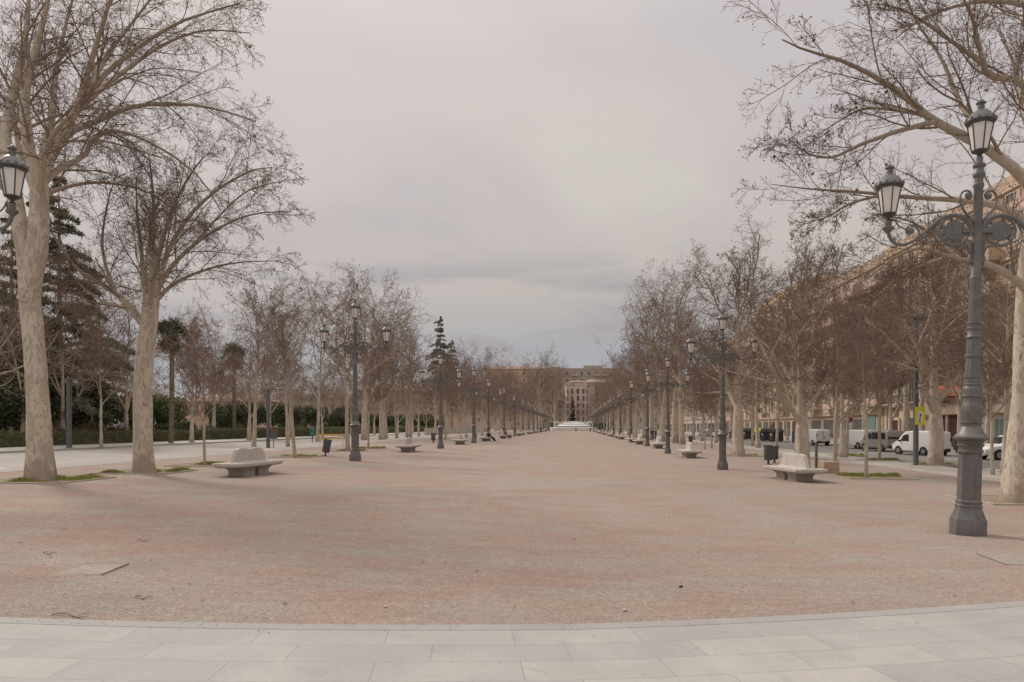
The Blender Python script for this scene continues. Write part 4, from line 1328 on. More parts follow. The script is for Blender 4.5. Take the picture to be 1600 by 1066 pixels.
t = thing('stone_block', 'small tan sandstone block with a carved shield on its face', 'stone block', at(1300, 739), R_(4))
m = MB(); m.bbox((0, .28, .24), (.68, .56, .52), .025); m.build('block', M['sandstone'], t)
m = MB(); m.prism([(-.11, .36), (.11, .36), (.11, .22), (.06, .14), (0, .11), (-.06, .14), (-.11, .22)], -.012, .02, 'y'); m.prism([(-.04, .33), (.04, .33), (.04, .2), (0, .16), (-.04, .2)], -.02, .0, 'y'); m.build('carved_shield', M['sandstone'], t)

t = thing('sign_box', 'dark box sign with a red top on a thin post beside the road', 'sign box', at(428, 700))
m = MB(); m.tube([(-.03, 0, 0), (-.03, 0, 1.2)], .03, 8); m.lathe([(.12, 0), (.12, .02)], 12, c=(-.03, 0, 0)); m.build('post', M['iron_dark'], t)
m = MB(); m.bbox((0, 0, 1.06), (.52, .2, .62), .03); m.bbox((0, -.105, 1.05), (.42, .012, .5), .003); m.build('box', M['bin'], t)
m = MB(); m.bbox((0, 0, 1.395), (.54, .22, .045), .01); m.build('cap', M['redsign'], t)

t = thing('barrier', 'orange tubular barrier lying across the pavement between slim trees', 'barrier', at(518, 697), R_(-6))
m = MB(); m.bbox((.15, 0, 1.0), (2.7, .05, .17), .01); m.bbox((.15, 0, .66), (2.7, .04, .10), .01); m.build('board', M['orange'], t)
for sx in (-.95, 1.25):
    m = MB()
    for sy in (-.4, .4): m.tube([(sx, sy, 0), (sx, 0, 1.08)], .025, 6)
    m.tube([(sx, -.28, .33), (sx, .28, .33)], .018, 6)
    m.build('leg', M['orange'], t)

t = thing('glass_bank', 'small teal waste container on a stand behind the orange barrier', 'waste container', at(488, 691))
m = MB(); m.bbox((0, 0, 1.05), (.42, .42, .85), .05); m.lathe([(.2, 1.47), (.19, 1.54), (.12, 1.6), (.02, 1.62)], 14); m.build('body', M['teal'], t)
m = MB(); m.tube([(0, 0, 0), (0, 0, .66)], .05, 8); m.lathe([(.16, 0), (.16, .02)], 12); m.build('stand', M['iron_dark'], t)
m = MB(); m.bbox((0, -.215, 1.25), (.22, .02, .1), .004); m.build('slot', M['plastic_black'], t)

# modern flat-headed lamp posts
def flat_lamp(pos, H, head, label, rz=0.0, w=.2):
    t = thing('lamp_post', label, 'lamp post', pos, rz, 'modern flat-headed lamp posts')
    m = MB(); m.bbox((0, 0, H / 2), (w, w, H), .015); m.bbox((0, 0, .01), (w * 1.8, w * 1.8, .03), .005); m.build('pole', M['pole_grey'], t)
    m = MB(); m.bbox((head * .32, 0, H + .05), (head, .28, .08), .02); m.bbox((0, 0, H + .01), (.1, .1, .1), .01); m.build('head', M['iron_dark'], t)
    m = MB(); m.bbox((head * .4, 0, H + .004), (head * .6, .2, .012), .003); m.build('lens', M['paper'], t)
    return t
p = at(108, 700, .13); flat_lamp(p, (700 - 594) / F * depth(p), 1.3, 'grey square lamp post with a flat head on the kerb between the big plane trunks', .0, .27)
p = at(419, 700); flat_lamp(p, (700 - 610) / F * depth(p), 1.5, 'grey square lamp post with a flat head beside the dark sign box', .0, .23)
p = at(1431, 727); flat_lamp(p, (727 - 498) / F * depth(p), 1.3, 'tall dark lamp post with a flat head that carries the yellow sign', .2, .2)
t = thing('banner_sign', 'bright yellow sign with a pale picture panel fixed on the tall lamp post', 'sign', p + Vector((.02, -.14, 0)), .05)
zt = CH + (HOR - 636) / F * depth(p); zb = CH + (HOR - 664) / F * depth(p)
m = MB(); m.bbox((.13, -.02, (zt + zb) / 2), (.52, .03, zt - zb), .006); m.build('panel', M['yellow'], t)
m = MB(); m.bbox((.13, -.038, (zt + zb) / 2 - .06), (.26, .012, (zt - zb) * .62), .003); m.build('picture', M['paper'], t)
m = MB()
zc = (zt + zb) / 2
m.prism([(.06, zc - .33), (.12, zc - .33), (.13, zc - .08), (.2, zc + .05), (.16, zc + .12), (.1, zc + .12), (.08, zc - .05)], -.052, -.046, 'y'); m.build('printed_figure', M['bin'], t)

# round sign across the road
t = thing('road_sign', 'round red-and-blue no-parking sign above a white plate across the road', 'road sign', (X_R2 + .9, 78, .01), R_(-14))
m = MB(); m.tube([(0, 0, 0), (0, 0, 3.15)], .035, 8); m.build('post', M['pole_grey'], t)
rt = Matrix.Rotation(R_(90), 3, 'X')
m = MB(); m.lathe([(.33, -.012), (.33, .012)], 24, c=(0, -.05, 2.8), rot=rt, smooth=False); m.build('disc', M['redsign'], t)
m = MB(); m.lathe([(.25, -.006), (.25, .006)], 24, c=(0, -.068, 2.8), rot=rt, smooth=False); m.build('disc_centre', M['blue'], t)
m = MB(); m.box((0, -.082, 2.8), (.06, .008, .5), rot=Matrix.Rotation(R_(45), 3, 'Y')); m.build('bar', M['redsign'], t)
m = MB(); m.bbox((0, -.05, 2.2), (.5, .02, .42), .004); m.build('plate', M['plate'], t)

# ------------------------------------------------------------------ recycling containers across the road
def make_dome():
    t = thing('recycling_container', '', 'container')
    m = MB(); m.bbox((0, 0, .75), (1.75, 1.45, 1.15), .10); m.build('body', M['plastic_black'], t)
    d = MB()
    vs = []; fs = []
    n = 14
    for j, y in enumerate((-.76, .76)):
        for i in range(n):
            a = math.pi * i / (n - 1)
            vs.append((.92 * math.cos(a), y, 1.3 + .62 * math.sin(a)))
    for i in range(n - 1): fs.append((i, i + 1, n + i + 1, n + i))
    fs += [tuple(range(n))[::-1], tuple(range(n, 2 * n))]
    d.add(vs, fs); d.build('lid', M['plastic_black'], t)
    m = MB()
    for sx in (-.7, .7):
        for sy in (-.5, .5): m.lathe([(.11, -.04), (.11, .04)], 10, c=(sx, sy, .11), rot=rt)
    m.build('wheel', M['tyre'], t)
    m = MB(); m.bbox((0, -.735, 1.05), (.7, .03, .2), .01); m.bbox((0, .735, 1.05), (.7, .03, .2), .01); m.build('label_plate', M['paper'], t)
    return t
dome = make_dome()
GD = 'domed recycling containers across the road'
for px, lab in ((1213, 'black domed recycling container closest of the row across the road'), (1199, 'second black domed recycling container of the row across the road'), (1186, 'domed recycling container with a yellow lid'), (1170, 'farthest black domed recycling container of the row across the road')):
    u = (px - 800) / F; D = 27.9 / (FW[0] + u * RT[0]); p = Vector((27.9, D * (FW[1] + u * RT[1]), ZR))
    o = place(dome, p, R_(90), 1.0, lab, GD)
    if 'yellow' in lab:
        for c in kids(o):
            if c.name.startswith('lid'):
                me = c.data.copy(); me.materials[0] = M['yellow']; c.data = me
# blue portable sign near them
t = thing('parking_meter', 'blue box on a short pedestal beside the black domed containers', 'box', (28.2, 90.0, ZR))
m = MB(); m.bbox((0, 0, .85), (.9, .7, 1.5), .05); m.build('cabinet', M['blue'], t)
m = MB(); m.bbox((0, 0, .05), (1.0, .8, .12), .01); m.build('base', M['granite'], t)

# ------------------------------------------------------------------ vehicles
def car_mesh_parts(st, L):
    """st: list of (y, zb, zbelt, zroof, wb, wr): half widths at belt and roof"""
    ys = [s[0] for s in st]
    def at_y(y):
        for a, b in zip(st, st[1:]):
            if a[0] <= y <= b[0]:
                f = (y - a[0]) / max(b[0] - a[0], 1e-6)
                return [a[i] + (b[i] - a[i]) * f for i in range(6)]
        return list(st[-1] if y > ys[-1] else st[0])
    def section(s):
        y, zb, zt, zr, wb, wr = s
        pts = [(wb * .86, zb), (wb * .97, zb + .08), (wb, zb + (zt - zb) * .5), (wb * .985, zt), (wr + .02, zr - .07), (wr - .06, zr - .015), (wr * .5, zr + .015)]
        return [(x, y, z) for x, z in pts] + [(-x, y, z) for x, z in pts[::-1]]
    return at_y, section

def build_vehicle(name, label, paint, st, wheels, side_wins, front, rear, pos, rz, kind, group=None, wr=.31, lamps=None):
    L = st[-1][0]
    at_y, section = car_mesh_parts(st, L)
    t = thing(name, label, kind, pos, rz, group)
    def S(p): return (p[0], p[1] - L / 2, p[2])
    b = MB()
    secs = []
    ys = sorted(set([s[0] for s in st] + list(np.linspace(0, L, 26))))
    vs = []
    for y in ys: vs += [S(p) for p in section(at_y(y))]
    n = 14; fs = []
    for i in range(len(ys) - 1):
        for k in range(n):
            fs.append((i * n + k, i * n + (k + 1) % n, (i + 1) * n + (k + 1) % n, (i + 1) * n + k))
    fs += [tuple(range(n)), tuple(range((len(ys) - 1) * n, len(ys) * n))[::-1]]
    b.add(vs, fs, 0, True)
    b.build('body', paint, t)
    def side_x(y, z):
        s = at_y(y)
        zt, zr, wb, wr_ = s[2], s[3] - .07, s[4] * .985, s[5] + .02
        f = min(max((z - zt) / max(zr - zt, .01), 0), 1)
        return wb + (wr_ - wb) * f
    for poly in side_wins:
        for sg in (-1, 1):
            w = MB()
            P = [S((sg * (side_x(y, z) + .022), y, z)) for y, z in poly]
            c = sum((Vector(q) for q in P), Vector()) / len(P)
            w.add(list(P) + [c], [(i, (i + 1) % len(P), len(P)) for i in range(len(P))])
            w.build('side_window', M['car_glass'], t)
    def cross_win(nm, y0, z0, y1, z1, inset=.10):
        w = MB()
        a, c = at_y(y0), at_y(y1)
        off = .012 if y0 > L / 2 else -.012
        x0, x1 = side_x(y0, z0) - inset, side_x(y1, z1) - inset
        w.add([S((-x0, y0 + off, z0 + .02)), S((x0, y0 + off, z0 + .02)), S((x1, y1 + off, z1 + .02)), S((-x1, y1 + off, z1 + .02))], [(0, 1, 2, 3)])
        w.build(nm, M['car_glass'], t)
    if front: cross_win('windscreen', *front)
    if rear: cross_win('rear_window', *rear)
    for wy in wheels:
        for sg in (-1, 1):
            xw = at_y(wy)[4] - .10
            rot = Matrix.Rotation(R_(90), 3, 'Y')
            ar = MB(); ar.lathe([(wr * 1.14, -.05), (wr * 1.14, .112)], 20, c=S((sg * xw, wy, wr)), rot=rot if sg > 0 else rot @ Matrix.Rotation(math.pi, 3, 'X'), smooth=False)
            ar.build('wheel_arch', M['plastic_black'], t)
            w = MB(); w.lathe([(wr * .7, -.10), (wr * .95, -.10), (wr, -.06), (wr, .08), (wr * .95, .118), (wr * .66, .118)], 20, c=S((sg * xw, wy, wr)), rot=rot if sg > 0 else rot @ Matrix.Rotation(math.pi, 3, 'X'))
            o = w.build('wheel', M['tyre'], t)
            w = MB(); w.lathe([(wr * .62, .11), (wr * .6, .124), (wr * .2, .13), (.02, .135)], 10, c=S((sg * xw, wy, wr)), rot=rot if sg > 0 else rot @ Matrix.Rotation(math.pi, 3, 'X'), smooth=False)
            w.build('rim', M['rim'], o)
    wb = st[len(st) // 2][4]
    for nm, y, z, hh in (('front_bumper', L - .01, .42, .26), ('rear_bumper', .01, .42, .26)):
        w = MB(); w.bbox(S((0, y, z)), (at_y(y)[4] * 1.82, .16, hh), .05); w.build(nm, M['plastic_black'] if name == 'van' else paint, t)
    for sg in (-1, 1):
        lz = at_y(L - .05)[3] - .09
        w = MB(); w.bbox(S((sg * (at_y(L - .12)[4] - .18), L - .06, lz)), (.34, .12, .16), .04); w.build('headlight', M['plate'], t)
        z = lamps or 1.05
        w = MB(); w.bbox(S((sg * (at_y(.0)[4] - .07), .02, z)), (.11, .07, .34), .02); w.build('tail_light', M['red_lamp'], t)
        my = front[2] if front else L * .66
        w = MB(); w.bbox(S((sg * (side_x(my - .25, 1.05) + .12), my - .2 + .35, 1.08)), (.2, .1, .17), .04); w.build('mirror', M['plastic_black'], t)
    if rear is None:
        w = MB(); w.box(S((0, -.012, 1.1)), (.02, .03, 1.2)); w.box(S((.12, -.03, 1.0)), (.05, .03, .2)); w.build('rear_door_seam', M['plastic_black'], t)
    w = MB(); w.box(S((0, -.085, .55)), (.5, .012, .11)); w.build('number_plate', M['plate'], t)
    return t

VAN = [(0, .40, .98, 1.66, .80, .70), (.06, .34, 1.0, 1.78, .84, .76), (.3, .30, 1.02, 1.83, .87, .80), (2.4, .27, 1.02, 1.85, .88, .80), (2.85, .27, 1.02, 1.80, .88, .77), (3.1, .27, 1.02, 1.62, .88, .74), (3.62, .27, 1.00, 1.12, .86, .72), (3.75, .27, .96, 1.07, .85, .72), (4.1, .30, .84, .95, .80, .68), (4.25, .36, .62, .70, .72, .62)]
VAN_W = [.82, 3.4]
def van(pos, rz, label, paint, panel=True, group='vans parked across the road'):
    sw = [[(2.28, 1.07), (2.8, 1.07), (3.22, 1.07), (3.05, 1.30), (2.86, 1.52), (2.55, 1.58), (2.32, 1.58)]]
    if not panel: sw += [[(1.25, 1.08), (2.2, 1.08), (2.2, 1.66), (1.25, 1.66)], [(.28, 1.08), (1.15, 1.08), (1.15, 1.66), (.34, 1.62)]]
    return build_vehicle('van', label, paint, VAN, VAN_W, sw, (3.62, 1.12, 3.0, 1.68), None if panel else (0.0, 1.08, .035, 1.62), pos, rz, 'van', group, .32, 1.2)
def on_line(px, x):
    u = (px - 800) / F; D = x / (FW[0] + u * RT[0]); return Vector((x, D * (FW[1] + u * RT[1]), ZR))
van(on_line(1273, 27.7), R_(6), 'white van seen from behind, parked between the burled trunk and the far trees', M['car_white'], True)
van(on_line(1344, 28.0) + Vector((0, .6, 0)), R_(13), 'white panel van parked just ahead of the silver van', M['car_white'], True)
van(on_line(1376, 27.3) + Vector((0, -.2, 0)), R_(9), 'silver van with a dark rear window', M['car_silver'], False)
van(on_line(1443, 26.6) + Vector((0, .5, 0)), R_(15), 'white panel van half hidden by the scarred plane trunk', M['car_white'], True)
SUV = [(0, .42, .98, 1.05, .78, .66), (.08, .36, 1.0, 1.28, .84, .68), (.5, .30, 1.02, 1.58, .89, .70), (1.2, .28, 1.0, 1.64, .90, .70), (2.2, .28, .98, 1.63, .90, .69), (2.55, .28, .97, 1.54, .90, .67), (3.25, .28, .95, 1.04, .89, .70), (3.4, .28, .93, 1.01, .88, .70), (4.0, .32, .80, .90, .82, .68), (4.25, .38, .62, .70, .72, .6)]
build_vehicle('car', 'white crossover car parked behind the thick mottled tree', M['car_white'], SUV, [.82, 3.42],
              [[(1.75, 1.02), (2.98, 1.0), (2.55, 1.46), (1.75, 1.52)], [(.75, 1.04), (1.67, 1.02), (1.67, 1.52), (.95, 1.5)]],
              (3.22, 1.06, 2.6, 1.5), (.1, 1.08, .45, 1.5), on_line(1582, 28.6) + Vector((0, .3, 0)), R_(96), 'car', 'parked cars', .34)
DARK = M['car_dark']
for px, x, lab, pt_ in ((1150, 28.0, 'dark parked car just beyond the black domed containers', DARK), (1122, 28.0, 'white parked car far beyond the domed containers', M['car_white']), (1101, 28.0, 'silver parked car farthest down the road', M['car_silver'])):
    build_vehicle('car', lab, pt_, SUV, [.82, 3.42], [[(1.75, 1.02), (2.98, 1.0), (2.55, 1.46), (1.75, 1.52)], [(.75, 1.04), (1.67, 1.02), (1.67, 1.52), (.95, 1.5)]], (3.22, 1.06, 2.6, 1.5), (.1, 1.08, .45, 1.5), on_line(px, x), 0.0, 'car', 'parked cars', .34)
for px, lab in ((12, 'white parked car behind the park railing, cut by the picture edge'), (38, 'pale parked car behind the park railing beside the towering trunk')):
    p = atD(px, 78)
    build_vehicle('car', lab, M['car_white'] if px < 20 else M['car_silver'], SUV, [.82, 3.42], [[(1.75, 1.02), (2.98, 1.0), (2.55, 1.46), (1.75, 1.52)], [(.75, 1.04), (1.67, 1.02), (1.67, 1.52), (.95, 1.5)]], (3.22, 1.06, 2.6, 1.5), (.1, 1.08, .45, 1.5), p, R_(60), 'car', 'parked cars', .34)

# ------------------------------------------------------------------ hedge, evergreens, conifers, palms
def on_x(px, x, z=.31):
    u = (px - 800) / F
    D = x / (FW[0] + u * RT[0])
    return Vector((x, D * (FW[1] + u * RT[1]), z))

def hedge(y0, y1, x, w, h, label, n):
    r = np.random.default_rng(int(y0 * 10))
    P = []
    yy = r.uniform(y0, y1, n)
    k = r.random(n)
    hh = h * (1 + .06 * np.sin(yy * 1.3) + .04 * np.sin(yy * 3.1))
    front = k < .5; top = (k >= .5)
    xs = np.where(front, x + w / 2 + r.normal(0, .05, n), x + r.uniform(-w / 2, w / 2, n))
    zs = np.where(front, r.uniform(.05, 1, n) * hh, hh + r.normal(0, .04, n))
    zb = np.array([gz(-40)])[0]
    P = np.stack([xs, yy, zs + zb], 1)
    v, f = leaf_quads(r, P, .13, 0, .6)
    core = MB(); core.box((x, (y0 + y1) / 2, zb + h * .47), (w - .12, y1 - y0 - .1, h * .92))
    cv = np.array(core.v); cf = np.array(core.f)
    o = link('hedge', np_mesh('hedge', [(v, f, 0, False), (cv, cf, 0, False)], [M['leaf_hedge']]))
    tag(o, label, 'hedge')
hedge(20, 78, X_L2 + .4, 1.2, 1.25, 'clipped green hedge running behind the big plane trunks', 26000)
hedge(79, 120, X_L2 + .6, 1.4, 1.4, 'clipped hedge stretch behind the slim trees and the closest bench', 18000)
hedge(121, 230, X_L2 + .4, 1.4, 1.5, 'far clipped hedge stretch behind the rows of trunks', 26000)

def leaf_crown(rng, blobs, n, size, aspect=.6, droop=.1):
    """leaves through the shells of several blobs"""
    vol = np.array([b[3] * b[4] * b[5] for b in blobs]); k = rng.choice(len(blobs), n, p=vol / vol.sum())
    B = np.array(blobs)[k]
    d = nrm(rng.normal(size=(n, 3))); rad = rng.random(n) ** .28
    wob = 1 + .16 * np.sin(d[:, 0] * 6 + B[:, 0] * 3) * np.sin(d[:, 2] * 5 + B[:, 1])
    P = B[:, :3] + d * B[:, 3:6] * (rad * wob)[:, None]
    return leaf_quads(rng, P, size, droop, aspect)

def make_bush_tree(seed, H, W, mat, trunk=1.0, n=5200, size=.3, name='evergreen_tree'):
    rng = np.random.default_rng(seed)
    t = thing(name, '', 'tree')
    P, R = smooth_line([(0, 0, -.05), (.06, .02, trunk * .5), (-.03, .04, trunk), (.0, 0, H * .6)], 12, .16, .05)
    ch = [trunk_chunk(rng, P, R, 9)]
    link('trunk', np_mesh('trunk', ch, [M['limb']]), t)
    bl = []
    for i in range(16):
        a = rng.uniform(0, 6.28); z = rng.uniform(trunk + .2 * H, H * .86); rr = W * .5 * math.sqrt(max(.1, 1 - ((z - H * .52) / (H * .52)) ** 2)) * rng.uniform(.35, .8)
        s = rng.uniform(.16, .27) * W
        bl.append((rr * math.cos(a), rr * math.sin(a), z, s, s, s * .8))
    bl.append((0, 0, H * .6, W * .34, W * .34, H * .28))
    v, f = leaf_crown(rng, bl, n, size)
    link('crown', np_mesh('crown', [(v, f, 0, False)], [mat]), t)
    return t
EV = [make_bush_tree(61, 4.6, 5.6, M['leaf_dark'], 1.0, 7000, .26), make_bush_tree(62, 5.2, 5.0, M['leaf_dark'], .9, 7000, .26), make_bush_tree(63, 4.4, 4.6, M['leaf_mid'], .8, 6000, .24), make_bush_tree(64, 5.0, 4.6, M['leaf_yellow'], 1.0, 6500, .24)]
BU = [make_bush_tree(71, 2.2, 2.6, M['leaf_mid'], .15, 2600, .2, 'shrub'), make_bush_tree(72, 2.0, 2.6, M['leaf_brown'], .12, 2200, .18, 'shrub'), make_bush_tree(73, 2.6, 3.2, M['leaf_dark'], .15, 2800, .22, 'shrub')]
for b in BU: b['category'] = 'shrub'
GE = 'evergreen trees behind the hedge'
for px, D, k, s, lab in ((-14, 62, 0, 1.15, 'broad dark evergreen tree cut by the picture edge behind the hedge'), (30, 66, 1, 1.12, 'dark evergreen tree behind the towering plane trunk'), (112, 64, 0, 1.16, 'dark glossy evergreen tree behind the flat-headed lamp post'), (150, 68, 1, 1.05, 'dark evergreen tree behind the young kerb tree'), (196, 66, 3, 1.0, 'yellow-green tree beside the forked plane trunk, trunk\'s road side'), (262, 70, 3, 1.05, 'yellow-green tree in front of the palm'),
                         (238, 84, 2, 1.1, 'mid-green tree behind the forked plane trunk'), (352, 72, 0, 1.0, 'dark evergreen tree above the closest bench\'s back'), (398, 74, 1, 1.05, 'dark evergreen tree behind the double-stemmed slim tree'), (446, 80, 0, 1.12, 'dark evergreen tree between the sign box and the leaning slim tree'), (492, 88, 1, 1.1, 'dark evergreen tree behind the orange barrier'), (540, 96, 0, 1.1, 'dark evergreen tree behind the crooked slim tree')):
    place(EV[k], on_x(px, -50.5 - (k * 1.7) % 3 - (2 if px > 400 else 0)), random.uniform(0, 6), s * 1.12, lab, GE)
for i in range(16):
    y = 150 + i * 8
    place(EV[i % 3], (-54 + random.uniform(-3, 2), y, .31), random.uniform(0, 6), random.uniform(.95, 1.3), 'one of the dark evergreen trees behind the far hedge stretch', GE + ', far')
GS = 'shrubs in the park beds behind the hedge'
for px, D, k, s, lab in ((80, 58, 1, 1.0, 'brown leafless-looking shrub between the towering trunk and the lamp post'), (136, 57, 1, 1.1, 'brownish shrub behind the hedge near the young kerb tree'), (178, 58, 1, 1.0, 'brown-pink shrub beside the forked plane trunk'), (290, 62, 0, 1.1, 'green shrub beside the palm behind the hedge'), (268, 64, 2, .9, 'low dark shrub at the palm\'s foot'), (372, 63, 1, 1.0, 'brown shrub behind the closest bench\'s backrest'), (330, 62, 0, .8, 'small green shrub behind the young tree by the bench')):
    place(BU[k], on_x(px, -47.4), random.uniform(0, 6), s, lab, GS)
for i in range(18):
    place(BU[(i * 2) % 3], (-57 - random.uniform(0, 18), 48 + i * 7, .31), random.uniform(0, 6), random.uniform(.8, 1.4), 'one of the low shrubs deeper in the park behind the hedge', GS + ', deeper')

def make_conifer(seed, H, W, name, mat, tiers=14, flat=True, n=900, trunk_bare=.12):
    rng = np.random.default_rng(seed)
    t = thing(name, '', 'tree')
    tiers = int(tiers * 1.8)
    P, R = smooth_line([(0, 0, -.05), (.1, 0, H * .3), (-.05, .1, H * .65), (0, 0, H)], 14, H * .022, .03)
    link('trunk', np_mesh('trunk', [trunk_chunk(rng, P, R, 9)], [M['limb']]), t)
    ch = []
    Q = []
    for i in range(tiers):
        f = min(1, max(0, (i + rng.uniform(-.7, .7)) / (tiers - 1)))
        z = H * (trunk_bare + (1 - trunk_bare) * f ** .95)
        ln = W * .5 * (1 - f) ** .75 * rng.uniform(.35, 1.3) + .4
        nb = int(3 + 3 * (1 - f))
        for b in range(nb):
            a = rng.uniform(0, 6.28)
            l = ln * rng.uniform(.6, 1.1)
            pts = [(0, 0, z), (l * .5 * math.cos(a), l * .5 * math.sin(a), z + .08 * l), (l * math.cos(a), l * math.sin(a), z - .10 * l)]
            q, r = smooth_line(pts, 6, .045 + .01 * l, .012)
            ch.append(tubes(q, r, 4, 0))
            m = int(n * l / 3)
            s = rng.random(m) ** .6
            base = np.array(q[0])
            x = s * 5; i0 = np.clip(x.astype(int), 0, 4)
            p = base[i0] + (base[i0 + 1] - base[i0]) * (x - i0)[:, None]
            side = np.array([-math.sin(a), math.cos(a), 0])
            p = p + side[None] * rng.normal(0, 1, m)[:, None] * (.10 + .22 * l * (1.05 - s))[:, None] * .6
            p[:, 2] += rng.normal(0, .10, m) - (0 if flat else .25 * rng.random(m))
            Q.append(p)
    P = np.concatenate(Q)
    v, f = leaf_quads(rng, P, .26, .25, .4)
    ch.append((v, f, 1, False))
    link('crown', np_mesh('crown', ch, [M['limb'], mat]), t)
    return t
ced = make_conifer(81, 26, 15, 'cedar_tree', M['leaf_conifer'], 17, True, 420)
place(ced, atD(92, 66), 0, 1.0, 'tall dark cedar with layered branches behind the towering plane tree')
place(ced, atD(20, 72), 2.0, .98, 'broad cedar behind the towering plane tree, at the picture edge')
place(ced, atD(140, 88), 4.0, .72, 'lower cedar filling the gap between the two big plane trees')
fir = make_conifer(83, 30, 12, 'conifer_tree', M['leaf_conifer'], 20, False, 260, .3)
place(fir, atD(688, 175), 0, 1.0, 'slim drooping conifer rising above the hedge-side rows')
place(fir, atD(706, 190), 1.0, .86, 'second, lower conifer beside the slim drooping one')
cyp = make_conifer(85, 16, 4.2, 'cypress_tree', M['leaf_dark'], 26, False, 500, .02)
place(cyp, atD(895, 352), 0, 1.0, 'narrow dark cypress standing behind the fountain')

def make_palm(seed, H):
    rng = np.random.default_rng(seed)
    t = thing('palm_tree', '', 'tree')
    P, R = smooth_line([(0, 0, -.05), (.1, 0, H * .4), (.05, .05, H)], 22, .24, .19)
    R = R * (1 + .08 * (np.arange(22) % 2))
    link('trunk', np_mesh('trunk', [trunk_chunk(rng, P, R, 10, .02)], [M['palm_dead']]), t)
    ch = []
    def fronds(n, el0, el1, ln, m):
        Q = []
        for i in range(n):
            a = rng.uniform(0, 6.28); e = R_(rng.uniform(el0, el1)); l = ln * rng.uniform(.8, 1.15)
            d = np.array([math.cos(a) * math.cos(e), math.sin(a) * math.cos(e), math.sin(e)])
            o = np.array([.05, .05, H + .05])
            c = o + d * l * .55; end = o + d * l + np.array([0, 0, -.35 * l])
            q, r = smooth_line([o, c, end], 6, .02, .008)
            ch.append(tubes(q, r, 3, m))
            k = 46
            s = rng.random(k) * .5 + .5
            x = s * 5; i0 = np.clip(x.astype(int), 0, 4)
            p = q[0][i0] + (q[0][i0 + 1] - q[0][i0]) * (x - i0)[:, None] + rng.normal(0, .12, (k, 3))
            Q.append(p)
        v, f = leaf_quads(rng, np.concatenate(Q), .55, .2, .12)
        ch.append((v, f, m, False))
    fronds(34, -5, 75, 1.5, 0)
    fronds(34, -85, -40, 1.6, 1)
    link('crown', np_mesh('crown', ch, [M['palm_green'], M['palm_dead']]), t)
    return t
pal = make_palm(91, 11.0)
place(pal, atD(267, 66), 0, 1.0, 'slender fan palm with a skirt of dead fronds, beside the forked plane tree')
place(pal, atD(366, 96), 2.0, 1.1, 'fan palm partly veiled by the slim bare trees behind the closest bench')

# park railing and low wall
def railing(x, y0, y1, label):
    t = thing('railing', label, 'railing', (x, y0, .31))
    L = y1 - y0
    m = MB()
    for z in (.18, 1.15): m.box((0, L / 2, z), (.04, L, .05))
    m.build('rail', M['iron_dark'], t)
    m = MB()
    n = int(L / .22)
    for i in range(n): m.box((0, i * .22, .62), (.025, .025, 1.2))
    b = m.build('bars', M['iron_dark'], t); b.name = 'railing_grille'
    m = MB()
    return t
railing(-49.0, 30, 66, 'dark iron park railing glimpsed behind the hedge and the towering trunk')
t = MB(); t.bbox((0, 0, .62), (.5, 88, 1.25), .03); t.bbox((0, 0, 1.29), (.62, 88.2, .10), .02)
o = t.build('low_wall', M['stone_pale'], None, (-29.5, 178, .30)); tag(o, 'long low pale wall beyond the far rows of trunks on the hedge side', 'wall')

# ------------------------------------------------------------------ people
M['skin'] = simple('skin', (.48, .32, .24), .6)
M['cloth_dark'] = simple('dark_cloth', (.03, .03, .036), .9, var=.2)
M['cloth_blue'] = simple('blue_cloth', (.06, .075, .12), .9, var=.2)
M['cloth_pale'] = simple('pale_cloth', (.52, .50, .48), .9)
M['cloth_pink'] = simple('pink_cloth', (.42, .06, .10), .9)
M['hair_dark'] = simple('dark_hair', (.03, .022, .018), .8)
M['hair_white'] = simple('white_hair', (.55, .53, .50), .8)

